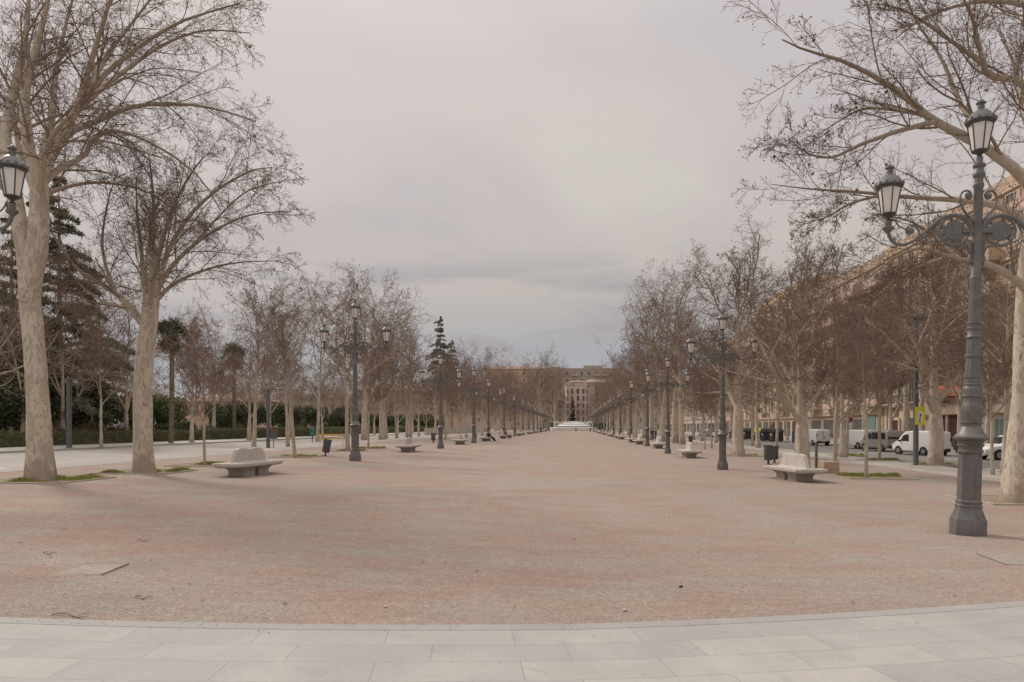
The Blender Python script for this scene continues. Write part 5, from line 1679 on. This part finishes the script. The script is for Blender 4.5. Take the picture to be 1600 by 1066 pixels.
def person(label, pos, rz, pose, top, legs, hair, s=1.0, group=None):
    """one skinned body; pose stand / walk / sit. Facing -y before turning"""
    J = {}
    if pose == 'sit':
        hip = .50
        J.update(pelvis=(0, 0, hip + .04), chest=(0, .03, hip + .42), neck=(0, .0, hip + .60), head=(0, -.04, hip + .78),
                 shl=(-.19, .02, hip + .53), ell=(-.25, -.08, hip + .27), wrl=(-.12, -.30, hip + .17),
                 shr=(.19, .02, hip + .53), elr=(.25, -.08, hip + .27), wrr=(.12, -.30, hip + .17),
                 hil=(-.10, -.02, hip + .02), knl=(-.13, -.44, hip + .03), anl=(-.13, -.62, .10), tol=(-.14, -.78, .04),
                 hir=(.10, -.02, hip + .02), knr=(.13, -.44, hip + .03), anr=(.13, -.76, .10), tor=(.14, -.92, .05))
    else:
        w = .20 if pose == 'walk' else .03
        J.update(pelvis=(0, 0, .95), chest=(0, -.01, 1.28), neck=(0, -.02, 1.48), head=(0, -.04, 1.62),
                 shl=(-.20, 0, 1.42), ell=(-.25, w * .6, 1.14), wrl=(-.24, w * .6 - .10, .90),
                 shr=(.20, 0, 1.42), elr=(.25, -w * .5, 1.14), wrr=(.24, -w - .10, .91),
                 hil=(-.10, 0, .90), knl=(-.11, -w * .9 - .02, .50), anl=(-.11, -w * 1.0, .09), tol=(-.12, -w - .16, .04),
                 hir=(.10, 0, .90), knr=(.11, w * .5 - .03, .50), anr=(.11, w * 1.5, .11), tor=(.12, w * 1.5 - .15, .04))
    rad = dict(pelvis=.145, chest=.16, neck=.062, head=.095, shl=.075, shr=.075, ell=.052, elr=.052, wrl=.036, wrr=.036, hil=.10, hir=.10, knl=.068, knr=.068, anl=.046, anr=.046, tol=.038, tor=.038)
    names = list(J); V = [Vector(J[k]) for k in names]; Rr = [rad[k] for k in names]
    E = [('pelvis', 'chest'), ('chest', 'neck'), ('neck', 'head'), ('chest', 'shl'), ('shl', 'ell'), ('ell', 'wrl'), ('chest', 'shr'), ('shr', 'elr'), ('elr', 'wrr'),
         ('pelvis', 'hil'), ('hil', 'knl'), ('knl', 'anl'), ('anl', 'tol'), ('pelvis', 'hir'), ('hir', 'knr'), ('knr', 'anr'), ('anr', 'tor')]
    E = [(names.index(a), names.index(b)) for a, b in E]
    part = {i: n for i, n in enumerate(names)}
    # palms, fingers and thumbs
    for side in ('l', 'r'):
        wi = names.index('wr' + side); ei = names.index('el' + side)
        d = (V[wi] - V[ei]).normalized()
        ac = Vector((0, -1, 0)) if abs(d.y) < .6 else Vector((1, 0, 0))
        ac = (ac - d * ac.dot(d)).normalized()
        palm = len(V); V.append(V[wi] + d * .075); Rr.append(.030); E.append((wi, palm)); part[palm] = 'hand'
        for k, (off, ln) in enumerate(((-.028, .062), (-.009, .074), (.010, .07), (.028, .055))):
            a = len(V); V.append(V[palm] + d * .035 + ac * off); Rr.append(.0095); E.append((palm, a)); part[a] = 'hand'
            b = len(V); V.append(V[a] + (d + d.cross(ac) * .35).normalized() * ln); Rr.append(.0075); E.append((a, b)); part[b] = 'hand'
        a = len(V); V.append(V[wi] + d * .045 + ac * -.045); Rr.append(.011); E.append((palm, a)); part[a] = 'hand'
        b = len(V); V.append(V[a] + (d * .8 - ac * .5).normalized() * .045); Rr.append(.009); E.append((a, b)); part[b] = 'hand'
    me = bpy.data.meshes.new('person')
    me.from_pydata([tuple(v) for v in V], E, [])
    tmp = bpy.data.objects.new('person_tmp', me); COL.objects.link(tmp)
    sk = tmp.modifiers.new('s', 'SKIN'); sk.use_smooth_shade = True
    for i, sv in enumerate(me.skin_vertices[0].data):
        sv.radius = (Rr[i] * (1.0), Rr[i] * (.72 if part[i] in ('pelvis', 'chest') else 1.0)); sv.use_root = (i == 0)
    ss = tmp.modifiers.new('u', 'SUBSURF'); ss.levels = 1; ss.render_levels = 1
    dg = bpy.context.evaluated_depsgraph_get(); dg.update()
    out = bpy.data.meshes.new_from_object(tmp.evaluated_get(dg))
    bpy.data.objects.remove(tmp)
    out.materials.clear()
    for mt in (M['skin'], top, legs, M['cloth_dark']): out.materials.append(mt)
    keys = {'pelvis': 2, 'chest': 1, 'neck': 0, 'head': 0, 'sh': 1, 'el': 1, 'wr': 1, 'hi': 2, 'kn': 2, 'an': 2, 'to': 3, 'hand': 0}
    coat = .78 if pose != 'sit' else .5
    for pl in out.polygons:
        c = pl.center
        i = min(range(len(V)), key=lambda j: (V[j] - c).length_squared)
        n = part[i]; mi = keys.get(n, keys.get(n[:2], 1))
        if n == 'pelvis' and c.z > coat: mi = 1
        pl.material_index = mi; pl.use_smooth = True
    # face: nose bridge, brow and chin pushed into the head
    hd = J['head']
    o = link('person', out)
    o.location = pos; o.rotation_euler = (0, 0, rz); o.scale = (s, s, s)
    tag(o, label, 'person', group)
    m = MB()
    m.ball((hd[0], hd[1] + .012, hd[2] + .045), (.098, .108, .10), n=14, k=8)
    keep = [f for f in m.f if not all(m.v[i][1] < hd[1] - .03 and m.v[i][2] < hd[2] + .075 for i in f)]
    m.f = keep; m.m = m.m[:len(keep)]; m.s = m.s[:len(keep)]
    m.build('hair', hair, o)
    m = MB(); m.ball((hd[0], hd[1] - .10, hd[2] + .0), (.014, .022, .024), n=8, k=5)
    for sx in (-1, 1): m.ball((hd[0] + sx * .096, hd[1] + .0, hd[2] + .0), (.014, .024, .034), n=8, k=5)
    m.build('face', M['skin'], o)
    return o
# two people on the bench of the hedge side (facing the middle of the promenade)
bp = Vector(b4.location)
person('person in dark clothes sitting on the bench with legs stretched out', bp + Vector((.34, .1, 0)), R_(90), 'sit', M['cloth_dark'], M['cloth_dark'], M['hair_dark'])
person('person in a dark blue coat sitting on the bench\'s far half', bp + Vector((.34, .85, 0)), R_(90), 'sit', M['cloth_blue'], M['cloth_dark'], M['hair_white'])
person('person in a pale jacket standing behind the lamp near the third hedge-side bench', at(743, 689), R_(60), 'stand', M['cloth_pale'], M['cloth_dark'], M['hair_white'])
person('person in a dark coat walking, closer of the couple by the thick trunk pair', at(1019, 688.2), R_(20), 'walk', M['cloth_dark'], M['cloth_blue'], M['hair_dark'])
person('person in a dark blue coat walking, farther of the couple by the thick trunk pair', at(1024.5, 686.9), R_(10), 'walk', M['cloth_blue'], M['cloth_dark'], M['hair_dark'])
person('person in a pink-red jacket walking on the pavement between the saplings', at(1121, 688.5), R_(30), 'walk', M['cloth_pink'], M['cloth_dark'], M['hair_dark'])
person('lone dark-clothed person walking in the middle of the promenade before the fountain', at(900, 675.0), 0, 'walk', M['cloth_dark'], M['cloth_dark'], M['hair_dark'])
person('dark-clothed person walking beside the far lamps of the houses\' side', at(922.5, 676.5), R_(200), 'walk', M['cloth_dark'], M['cloth_blue'], M['hair_dark'])
person('person in pale clothes strolling in the far group on the hedge side', at(853, 676), R_(10), 'walk', M['cloth_pale'], M['cloth_blue'], M['hair_dark'], 1.0, None)
person('person in blue clothes in the far group on the hedge side', at(858, 675.4), R_(190), 'walk', M['cloth_blue'], M['cloth_dark'], M['hair_dark'])
person('person in dark clothes leading the far group on the hedge side', at(845, 677.5), R_(-10), 'walk', M['cloth_dark'], M['cloth_dark'], M['hair_white'])
person('dark-clothed person sitting on the fourth-row bench of the hedge side', Vector((-10.5, 104, gz(-10.5))), R_(90), 'sit', M['cloth_dark'], M['cloth_blue'], M['hair_dark'])

# ------------------------------------------------------------------ fountain at the far end
fp = atD(896, 318); fp.z = .7
t = thing('fountain', 'wide round fountain with stepped basins and pale water sheets ending the promenade', 'fountain', fp)
m = MB(); m.lathe([(11.2, -.8), (11.2, .5), (11.0, .75), (10.5, .8), (10.4, .4), (0.1, .35)], 40, smooth=False); m.build('basin', M['fount_stone'], t)
m = MB()
m.lathe([(9.6, .4), (9.2, .9), (8.4, 1.35), (7.6, 1.6), (7.2, 2.0), (6.4, 2.35), (5.6, 2.55), (5.1, 2.95), (4.2, 3.25), (3.0, 3.45), (1.6, 3.6), (.1, 3.7)], 40, mod=lambda a, z: 1 + .015 * math.sin(20 * a)); m.build('water', M['water'], t)
m = MB(); m.lathe([(9.4, 1.3), (9.5, 1.45), (8.3, 1.47)], 40); m.lathe([(6.8, 2.3), (6.9, 2.5), (6.0, 2.52)], 40); m.lathe([(4.7, 3.2), (4.8, 3.4), (4.0, 3.42)], 40); m.build('bowl', M['fount_stone'], t)
m = MB()
for k in range(24):
    a = k * math.pi / 12
    pts = [Vector(((9.3 - 3.2 * q) * math.cos(a), (9.3 - 3.2 * q) * math.sin(a), 1.4 + 2.3 * math.sin(q * math.pi) * (1 - .1 * q))) for q in np.linspace(0, 1, 7)]
    m.tube(pts, .05, 5)
m.build('water_jets', M['water'], t)
# dark shrub ring behind it
for k, px in enumerate((868, 880, 912, 926, 940)):
    place(BU[2], atD(px, 345), k, 1.5, 'one of the dark shrubs behind the fountain', 'dark shrubs behind the fountain')

# ------------------------------------------------------------------ buildings
def make_window(w, h, frame='win_frame', rail=False):
    m = MB()
    b = .09
    for c, s in (((0, -.03, b / 2), (w, .14, b)), ((0, -.03, h - b / 2), (w, .14, b)), ((-w / 2 + b / 2, -.03, h / 2), (b, .14, h - 2 * b)), ((w / 2 - b / 2, -.03, h / 2), (b, .14, h - 2 * b)), ((0, -.02, h / 2), (.06, .08, h - 2 * b))):
        m.box(c, s)
    m.box((0, -.1, -.05), (w + .2, .26, .08))
    fr = m.mesh('window', M[frame])
    g = MB(); g.box((0, .0, h / 2), (w - 2 * b + .02, .03, h - 2 * b + .02))
    return fr, g.mesh('pane', M['win_glass'])
WIN = {k: make_window(*v) for k, v in dict(std=(1.3, 1.7), tall=(1.2, 2.3), wide=(2.2, 1.6), dark=(1.3, 1.8, 'win_dark')).items()}
SHUT = MB(); SHUT.box((0, -.02, .0), (1.1, .06, .8)); SHUT = SHUT.mesh('shutter', M['shutter'])
def balcony_mesh(w, d=1.0, solid=None):
    m = MB(); m.box((0, -d / 2, 0), (w, d, .16))
    sl = m.mesh('balcony', M['wall_grey'])
    r = MB()
    r.box((0, -d + .03, 1.05), (w, .05, .05))
    if solid: r.box((0, -d + .04, .55), (w, .08, .9))
    else:
        n = int(w / .16)
        for i in range(n + 1): r.box((-w / 2 + i * w / n, -d + .03, .56), (.025, .025, .96))
    for s in (-1, 1):
        r.box((s * (w / 2 - .02), -d / 2, 1.05), (.05, d - .06, .05))
        if solid: r.box((s * (w / 2 - .04), -d / 2 - .0, .55), (.08, d - .1, .9))
    return sl, r.mesh('balcony_rail', M[solid] if solid else M['iron_dark'])
BAL = {k: balcony_mesh(*v) for k, v in dict(small=(1.8, .7), wide=(4.2, 1.2, 'wall_pink'), solid=(3.6, 1.2, 'wall_cream'), iron=(4.0, 1.1)).items()}

def house(label, pos, rz, W, Dp, floors, fh, ground, wall, win, bal, bays, roof='flat', name='apartment_building', frame_every=1, bal_bays=None, roof_h=2.5, parapet=1.0, group=None, shop='plain'):
    """front in the local xz plane facing -y"""
    t = thing(name, label, 'building', pos, rz, group)
    H = ground + floors * fh
    m = MB()
    m.box((0, Dp / 2, H / 2 - .3), (W, Dp, H + .6))
    # string courses, cornice, corner piers
    for f in range(floors + 1):
        m.box((0, -.06, ground + f * fh - .12 if f < floors else H - .1), (W + .1, .24 if f else .4, .22 if f < floors else .4))
    for s in (-1, 1): m.box((s * (W / 2 - .35), -.05, (H - .5) / 2 + .3), (.7, .16, H - 1.2))
    m.build('wall', M[wall], t)
    r = MB()
    if roof == 'flat':
        for c, s in (((0, .15, H + parapet / 2 + .1), (W, .3, parapet)), ((0, Dp - .15, H + parapet / 2 + .1), (W, .3, parapet)), ((-W / 2 + .15, Dp / 2, H + parapet / 2 + .1), (.3, Dp - .6, parapet)), ((W / 2 - .15, Dp / 2, H + parapet / 2 + .1), (.3, Dp - .6, parapet))): r.box(c, s)
        r.box((0, Dp / 2, H + .05), (W - .62, Dp - .62, .09))
        r.box((W * .18, Dp * .5, H + 1.5), (W * .22, Dp * .4, 2.8)); r.box((-W * .25, Dp * .45, H + 1.1), (W * .1, Dp * .2, 2.0))
        r.build('roof', M[wall], t)
    else:
        o = .7
        r.add([(-W / 2 - o, -o, H + .12), (W / 2 + o, -o, H + .12), (W / 2 + o, Dp + o, H + .12), (-W / 2 - o, Dp + o, H + .12), (-W / 2 + 3, Dp / 2, H + roof_h), (W / 2 - 3, Dp / 2, H + roof_h)], [(0, 1, 5, 4), (1, 2, 5), (2, 3, 4, 5), (3, 0, 4), (3, 2, 1, 0)])
        ro = r.build('roof', M['roof_tile'], t)
        c = MB(); c.box((W * .2, Dp * .4, H + roof_h * .9), (.9, .9, 1.8)); c.build('chimney', M[wall], ro)
    step = W / bays
    nw = 0
    for f in range(floors):
        for b in range(bays):
            x = -W / 2 + (b + .5) * step
            z = ground + f * fh + (.85 if win != 'tall' else .25)
            hasb = bal and (bal_bays is None or b in bal_bays)
            if nw < 98:
                o = link('window', WIN[win][0], t, (x, -.0, z if not hasb else ground + f * fh + .25)); link('pane', WIN[win][1], o); nw += 1
            if hasb:
                o = link('balcony', BAL[bal][0], t, (x, 0, ground + f * fh + .1)); link('balcony_rail', BAL[bal][1], o)
    return t, H

RZ = R_(-90)   # fronts that look across the road towards the promenade (local -y -> world -x)
def front(y0, y1, **kw):
    W = y1 - y0
    return house(pos=(X_R3, (y0 + y1) / 2, .01), rz=RZ, W=W, **kw)
def facade_y(px, X=37.6):
    u = (px - 800) / F; D = X / (FW[0] + u * RT[0]); return D * (FW[1] + u * RT[1])
GH = 'house fronts along the road'
h1, H1 = front(63.2, 81.0, label='long cream apartment block above a red awning and dark garage openings', Dp=14, floors=6, fh=3.1, ground=4.8, wall='wall_beige', win='std', bal='solid', bays=6, bal_bays=(1, 4), group=GH)
h2, H2 = front(81.2, 89.4, label='narrow cream house with a pale doorway between the van and the scarred plane trunk', Dp=14, floors=6, fh=3.1, ground=4.6, wall='wall_cream', win='tall', bal='small', bays=3, group=GH)
h3, H3 = front(89.6, 121.6, label='brown brick apartment block behind the parked white vans', Dp=14, floors=6, fh=3.05, ground=4.6, wall='wall_brick', win='std', bal='wide', bays=9, bal_bays=(0, 2, 4, 6, 8), group=GH)
h4, H4 = front(121.8, 150, label='tall yellowish apartment block with iron balconies, its roofline above the burled tree', Dp=16, floors=7, fh=3.1, ground=4.6, wall='wall_cream', win='tall', bal='iron', bays=6, bal_bays=(1, 4), group=GH)
h5, H5 = front(150.2, 186, label='pinkish apartment block behind the black domed containers', Dp=14, floors=6, fh=3.0, ground=4.5, wall='wall_pink', win='wide', bal='wide', bays=6, bal_bays=(0, 2, 5), group=GH)
h6, H6 = front(186.2, 240, label='long grey apartment block far down the road', Dp=14, floors=5, fh=3.0, ground=4.5, wall='wall_grey', win='std', bal=None, bays=10, group=GH)
h7, H7 = front(240.2, 326, label='farthest low cream apartment block of the road', Dp=14, floors=5, fh=3.0, ground=4.5, wall='wall_beige', win='std', bal=None, bays=12, group=GH)
h0, H0b = front(18, 63.0, label='brown apartment block above the pale shop with tall narrow panes', Dp=14, floors=6, fh=3.1, ground=4.8, wall='wall_brick', win='std', bal='wide', bays=13, bal_bays=(0, 2, 4, 6, 8, 10, 12), group=GH)
GX = X_R3 - .02
# ground floor of the block with the red awning, all fixed parts of it (local x runs from far to near)
def lx(y, ya, yb): return -(y - (ya + yb) / 2)
def part(nm, mt, parent, boxes):
    m = MB()
    for c, s in boxes: m.box(c, s)
    return m.build(nm, M[mt], parent)
a, b = 63.2, 81.0
fy = lambda px: facade_y(px, X_R3)
def span(p0, p1):           # centre (local x) and width of a stretch of the front between two sight lines
    y0, y1 = fy(p1), fy(p0)
    return lx((y0 + y1) / 2, a, b), y1 - y0
part('fascia', 'wall_shop', h1, [((0, -.25, 4.15), (17.7, .48, 1.7))])
part('ledge', 'win_dark', h1, [((0, -.35, 5.08), (17.76, .7, .14)), ((-3.5, -.53, 4.6), (4.0, .06, .2))])
for p0, p1 in ((1462, 1481), (1485, 1504), (1507, 1521)):
    x, w = span(p0, p1); part('garage_door', 'garage', h1, [((x, -.03, 1.6), (w, .08, 3.2)), ((x, -.09, 2.4), (w, .04, .06))])
for p in (1483, 1505.5):
    x, w = span(p - 1.6, p + 1.6); part('pier', 'wall_pink', h1, [((x, -.12, 1.65), (w, .3, 3.2))])
x, w = span(1524, 1582); part('shop_front', 'wall_pale', h1, [((x, -.06, 1.65), (w, .14, 3.2))])
for p in (1527, 1557, 1564.5, 1572):
    x, w = span(p, p + 5.5); part('shop_pane', 'teal_glass', h1, [((x, -.15, 1.75), (w, .05, 2.1))])
ys0, ys1 = facade_y(1507), facade_y(1447)
m = MB(); m.add([(lx(ys0, a, b), -.5, 6.35), (lx(ys1, a, b), -.5, 6.35), (lx(ys1, a, b), -1.3, 5.5), (lx(ys0, a, b), -1.3, 5.5), (lx(ys0, a, b), -1.3, 5.1), (lx(ys1, a, b), -1.3, 5.1), (lx(ys0, a, b), -.5, 6.31), (lx(ys1, a, b), -.5, 6.31), (lx(ys1, a, b), -1.26, 5.46), (lx(ys0, a, b), -1.26, 5.46)], [(0, 1, 2, 3), (3, 2, 5, 4), (6, 9, 8, 7)])
m.build('awning', M['red'], h1)
# ground floor of the brown block
a, b = 18, 63.0
part('fascia', 'wall_pale', h0, [((0, -.2, 3.9), (44.8, .38, 1.5))])
for yy in (59, 52, 45, 38, 31, 24): part('shop_window', 'win_glass', h0, [((lx(yy, a, b), -.03, 1.7), (4.8, .08, 2.6))])
# pale doorway and windows of the narrow house
a, b = 81.2, 89.4
x, w = span(1396, 1406); part('door', 'garage', h2, [((x, -.03, 1.4), (w, .1, 2.8))])
part('door_frame', 'wall_pale', h2, [((x - w / 2 - .15, -.1, 1.5), (.3, .24, 3.0)), ((x + w / 2 + .15, -.1, 1.5), (.3, .24, 3.0)), ((x, -.1, 2.95), (w, .24, .3))])
x, w = span(1397, 1404); part('ground_window', 'win_dark', h2, [((x, -.03, 4.0), (w, .1, 1.5))])
x, w = span(1420, 1434); part('shop_window', 'win_glass', h2, [((x, -.03, 1.7), (w, .08, 2.7))])
# shop glass of the brick block
a, b = 89.6, 121.6
for p0, p1 in ((1356, 1368), (1372, 1384)):
    x, w = span(p0, p1); part('shop_window', 'teal_glass', h3, [((x, -.03, 1.9), (w, .08, 3.2))])
x, w = span(1328, 1332); part('shop_sign', 'yellow', h3, [((x, -.12, 2.0), (w, .1, 3.2))])
for p0, p1 in ((1335, 1350), (1310, 1325), (1288, 1304), (1266, 1282)):
    x, w = span(p0, p1); part('shop_window', 'win_glass', h3, [((x, -.03, 1.7), (w, .08, 2.7))])
part('fascia', 'wall_beige', h3, [((0, -.15, 4.1), (31.8, .3, 1.0))])
for (hh, a, b, n) in ((h4, 121.8, 150, 6), (h5, 150.2, 186, 7), (h6, 186.2, 240, 9), (h7, 240.2, 326, 12)):
    for k in range(n):
        part('shop_window', 'win_glass' if k % 3 else 'garage', hh, [((lx(a + (k + .5) * (b - a) / n, a, b), -.03, 1.6), ((b - a) / n * .7, .08, 2.7))])
part('fascia', 'wall_pink', h4, [((0, -.15, 3.9), (28.0, .3, .9))])
part('fascia', 'wall_pink', h5, [((0, -.15, 3.9), (35.6, .3, .9))])

# far end of the promenade
def far_house(px0, px1, ptop, D, label, **kw):
    p0 = atD(px0, D); p1 = atD(px1, D)
    W = (p1 - p0).length; H = CH + (HOR - ptop) / F * D
    c = (p0 + p1) / 2; c.z = 0
    fl = kw.pop('floors'); g = 4.5
    return house(label=label, pos=c, rz=PSI, W=W, Dp=14, floors=fl, fh=(H - g) / fl, ground=g, **kw)
far_house(835, 972, 577, 480, 'broad grey-brown block with a toothed parapet, highest behind the fountain', wall='wall_far', win='dark', bal='wide', bays=12, floors=8, bal_bays=(2, 5, 8, 9), parapet=.6)
far_house(914, 975, 598, 430, 'brown apartment house with stacked balconies beside the pale rounded corner house', wall='wall_far', win='dark', bal='iron', bays=5, floors=6, bal_bays=(0, 1, 3, 4), roof='hip')
far_house(758, 846, 577, 440, 'cream apartment house with a tiled roof behind the hedge-side lamps', wall='wall_beige', win='std', bal='solid', bays=8, floors=8, bal_bays=(1, 4, 6), roof='hip')
far_house(690, 764, 596, 420, 'dull pink apartment house far behind the hedge-side rows', wall='wall_pink', win='std', bal=None, bays=7, floors=6)
far_house(970, 1080, 592, 430, 'wide grey apartment house far behind the houses\'-side rows', wall='wall_grey', win='std', bal=None, bays=9, floors=6)
# pale rounded corner house
D = 395
pc = atD(903, D); pc.z = 0
Hc = CH + (HOR - 599) / F * D
t = thing('corner_house', 'pale pink corner house with a rounded front and tall windows behind the fountain', 'building', pc, PSI)
m = MB(); m.lathe([(6.2, 0), (6.2, Hc - 1.2), (6.6, Hc - .9), (6.6, Hc - .4), (6.2, Hc - .4), (6.2, Hc + .6)], 28, c=(0, 6.2, 0)); m.box((0, 14, Hc / 2 - .1), (12.0, 14, Hc - .4)); m.box((7.5, 12, Hc / 2 - 1), (6, 10, Hc - 2)); m.build('wall', M['wall_pale'], t)
m = MB(); m.lathe([(6.5, Hc + .6), (6.4, Hc + .8), (3.5, Hc + 1.8), (.1, Hc + 2.2)], 28, c=(0, 6.2, 0)); m.build('roof', M['roof_tile'], t)
for f in range(5):
    for k in range(-2, 3):
        a = R_(-90 + k * 32)
        o = link('window', WIN['dark'][0], t, (6.22 * math.cos(a), 6.2 + 6.22 * math.sin(a), 4.6 + f * 4.1), a + R_(90)); o.scale = (1.1, 1, 1.5); link('pane', WIN['dark'][1], o)
m = MB(); m.box((4, -.3, Hc * .93), (9, .6, 3.2)); 
# long wall of houses behind the park
for i, (px0, px1, top, D, wl) in enumerate(((-120, 60, 560, 190, 'wall_pale'), (280, 420, 628, 200, 'wall_pink'), (430, 560, 620, 240, 'wall_grey'), (560, 700, 612, 280, 'wall_beige'))):
    far_house(px0, px1, top, D, ['pale house glimpsed behind the cedars at the picture edge', 'low pinkish house glimpsed behind the palms', 'grey house glimpsed behind the dark evergreens', 'beige house hidden behind the bare park trees'][i], wall=wl, win='std', bal=None, bays=8, floors=[6, 2, 3, 4][i], roof='hip' if i % 2 else 'flat')

# ------------------------------------------------------------------ light, sky, camera
SUN_EL, SUN_AZ = R_(42), R_(-52)        # azimuth from +y (towards the vanishing point), negative = hedge side
w = bpy.data.worlds.new('World'); scene.world = w; w.use_nodes = True
nt = w.node_tree; nt.nodes.clear()
def N(typ, **kw):
    nd = nt.nodes.new(typ)
    for k, v in kw.items(): setattr(nd, k, v)
    return nd
out = N('ShaderNodeOutputWorld')
sky = N('ShaderNodeTexSky', sky_type='NISHITA', sun_disc=False)
sky.sun_elevation = SUN_EL; sky.sun_rotation = SUN_AZ; sky.air_density = 1.2; sky.dust_density = 3.0
bg1 = N('ShaderNodeBackground'); bg1.inputs[1].default_value = .09
nt.links.new(sky.outputs[0], bg1.inputs[0])
tc = N('ShaderNodeTexCoord'); sp = N('ShaderNodeSeparateXYZ'); nt.links.new(tc.outputs['Generated'], sp.inputs[0])
def MA(op, a, b=None, c=None):
    nd = N('ShaderNodeMath', operation=op)
    for i, v in enumerate((a, b, c)):
        if v is None: continue
        if hasattr(v, 'links'): nt.links.new(v, nd.inputs[i])
        else: nd.inputs[i].default_value = v
    return nd.outputs[0]
def ramp(fac, stops):
    nd = N('ShaderNodeValToRGB'); cr = nd.color_ramp
    while len(cr.elements) > 1: cr.elements.remove(cr.elements[-1])
    cr.elements[0].position = stops[0][0]; cr.elements[0].color = c4(stops[0][1])
    for p, c in stops[1:]:
        e = cr.elements.new(p); e.color = c4(c)
    nt.links.new(fac, nd.inputs[0]); return nd.outputs[0]
def mixc(f, a, b, mode='MIX'):
    nd = N('ShaderNodeMix', data_type='RGBA', blend_type=mode)
    for s, v in ((nd.inputs[0], f), (nd.inputs[6], a), (nd.inputs[7], b)):
        if hasattr(v, 'links'): nt.links.new(v, s)
        elif isinstance(v, float): s.default_value = v
        else: s.default_value = c4(v)
    return nd.outputs[2]
zc = MA('MAXIMUM', sp.outputs[2], 0.0)
den = MA('ADD', zc, .16)
cv = N('ShaderNodeCombineXYZ'); nt.links.new(MA('DIVIDE', sp.outputs[0], den), cv.inputs[0]); nt.links.new(MA('DIVIDE', sp.outputs[1], den), cv.inputs[1])
def noise(scale, detail, rough, dist, off):
    mp = N('ShaderNodeMapping'); mp.inputs['Location'].default_value = off; nt.links.new(cv.outputs[0], mp.inputs[0])
    n = N('ShaderNodeTexNoise'); n.inputs['Scale'].default_value = scale; n.inputs['Detail'].default_value = detail; n.inputs['Roughness'].default_value = rough; n.inputs['Distortion'].default_value = dist
    nt.links.new(mp.outputs[0], n.inputs['Vector']); return n.outputs['Fac']
n1 = noise(.75, 5, .5, .5, (3.1, 1.7, 0)); n2 = noise(1.1, 6, .6, .5, (7.0, 2.0, 0))
base = ramp(zc, [(0.0, (.37, .39, .44)), (.10, (.39, .405, .445)), (.14, (.45, .43, .43)), (.2, (.53, .48, .445)), (.32, (.635, .585, .535)), (.47, (.635, .58, .55)), (.60, (.80, .74, .69)), (.75, (1.25, 1.18, 1.12)), (1.0, (1.5, 1.45, 1.40))])
c = mixc(ramp(n1, [(.42, (0, 0, 0)), (.60, (1, 1, 1))]), base, ramp(zc, [(0, (.42, .40, .415)), (.2, (.53, .48, .465)), (.5, (.58, .525, .535)), (.62, (.8, .74, .72)), (1, (1.4, 1.35, 1.33))]))
c = mixc(ramp(n2, [(.50, (0, 0, 0)), (.66, (.6, .6, .6))]), c, ramp(zc, [(0, (.33, .335, .37)), (.2, (.42, .385, .395)), (.35, (.56, .51, .50)), (.5, (.60, .55, .54)), (1, (1.3, 1.25, 1.22))]))
cs = N('ShaderNodeCombineXYZ'); nt.links.new(MA('MULTIPLY', sp.outputs[0], 3.2), cs.inputs[0]); nt.links.new(MA('MULTIPLY', sp.outputs[1], 3.2), cs.inputs[1]); nt.links.new(MA('MULTIPLY', sp.outputs[2], 26.0), cs.inputs[2])
n3 = N('ShaderNodeTexNoise'); n3.inputs['Scale'].default_value = 1.0; n3.inputs['Detail'].default_value = 5; n3.inputs['Roughness'].default_value = .55; n3.inputs['Distortion'].default_value = .3
nt.links.new(cs.outputs[0], n3.inputs['Vector'])
band = ramp(zc, [(.07, (0, 0, 0)), (.12, (1, 1, 1)), (.20, (1, 1, 1)), (.26, (0, 0, 0))])
c = mixc(MA('MULTIPLY', ramp(n3.outputs['Fac'], [(.50, (0, 0, 0)), (.64, (.75, .75, .75))]), band), c, (.375, .345, .365))
bg2 = N('ShaderNodeBackground'); bg2.inputs[1].default_value = 1.03
nt.links.new(c, bg2.inputs[0])
ms = N('ShaderNodeMixShader'); ms.inputs[0].default_value = .94
nt.links.new(bg1.outputs[0], ms.inputs[1]); nt.links.new(bg2.outputs[0], ms.inputs[2]); nt.links.new(ms.outputs[0], out.inputs[0])

sl = bpy.data.lights.new('sun', 'SUN'); sl.energy = 2.2; sl.angle = R_(10); sl.color = (1.0, .93, .84)
so = bpy.data.objects.new('sun', sl); COL.objects.link(so)
d = Vector((math.sin(SUN_AZ) * math.cos(SUN_EL), math.cos(SUN_AZ) * math.cos(SUN_EL), math.sin(SUN_EL)))
so.rotation_euler = (-d).to_track_quat('-Z', 'Y').to_euler(); so.location = d * 60

cam = bpy.data.cameras.new('camera'); co = bpy.data.objects.new('camera', cam); COL.objects.link(co)
cam.sensor_width = 36; cam.lens = 36 * F / 1600
cam.shift_y = (HOR - 533) / 1600
cam.clip_start = .05; cam.clip_end = 3000
co.location = (0, 0, CH); co.rotation_euler = (R_(90), 0, PSI)
scene.camera = co
scene.render.engine = 'CYCLES'
scene.view_settings.view_transform = 'Standard'; scene.view_settings.look = 'None'
scene.view_settings.exposure = 0; scene.view_settings.gamma = 1
scene.cycles.max_bounces = 5; scene.cycles.diffuse_bounces = 3; scene.cycles.transparent_max_bounces = 4
scene.render.film_transparent = False
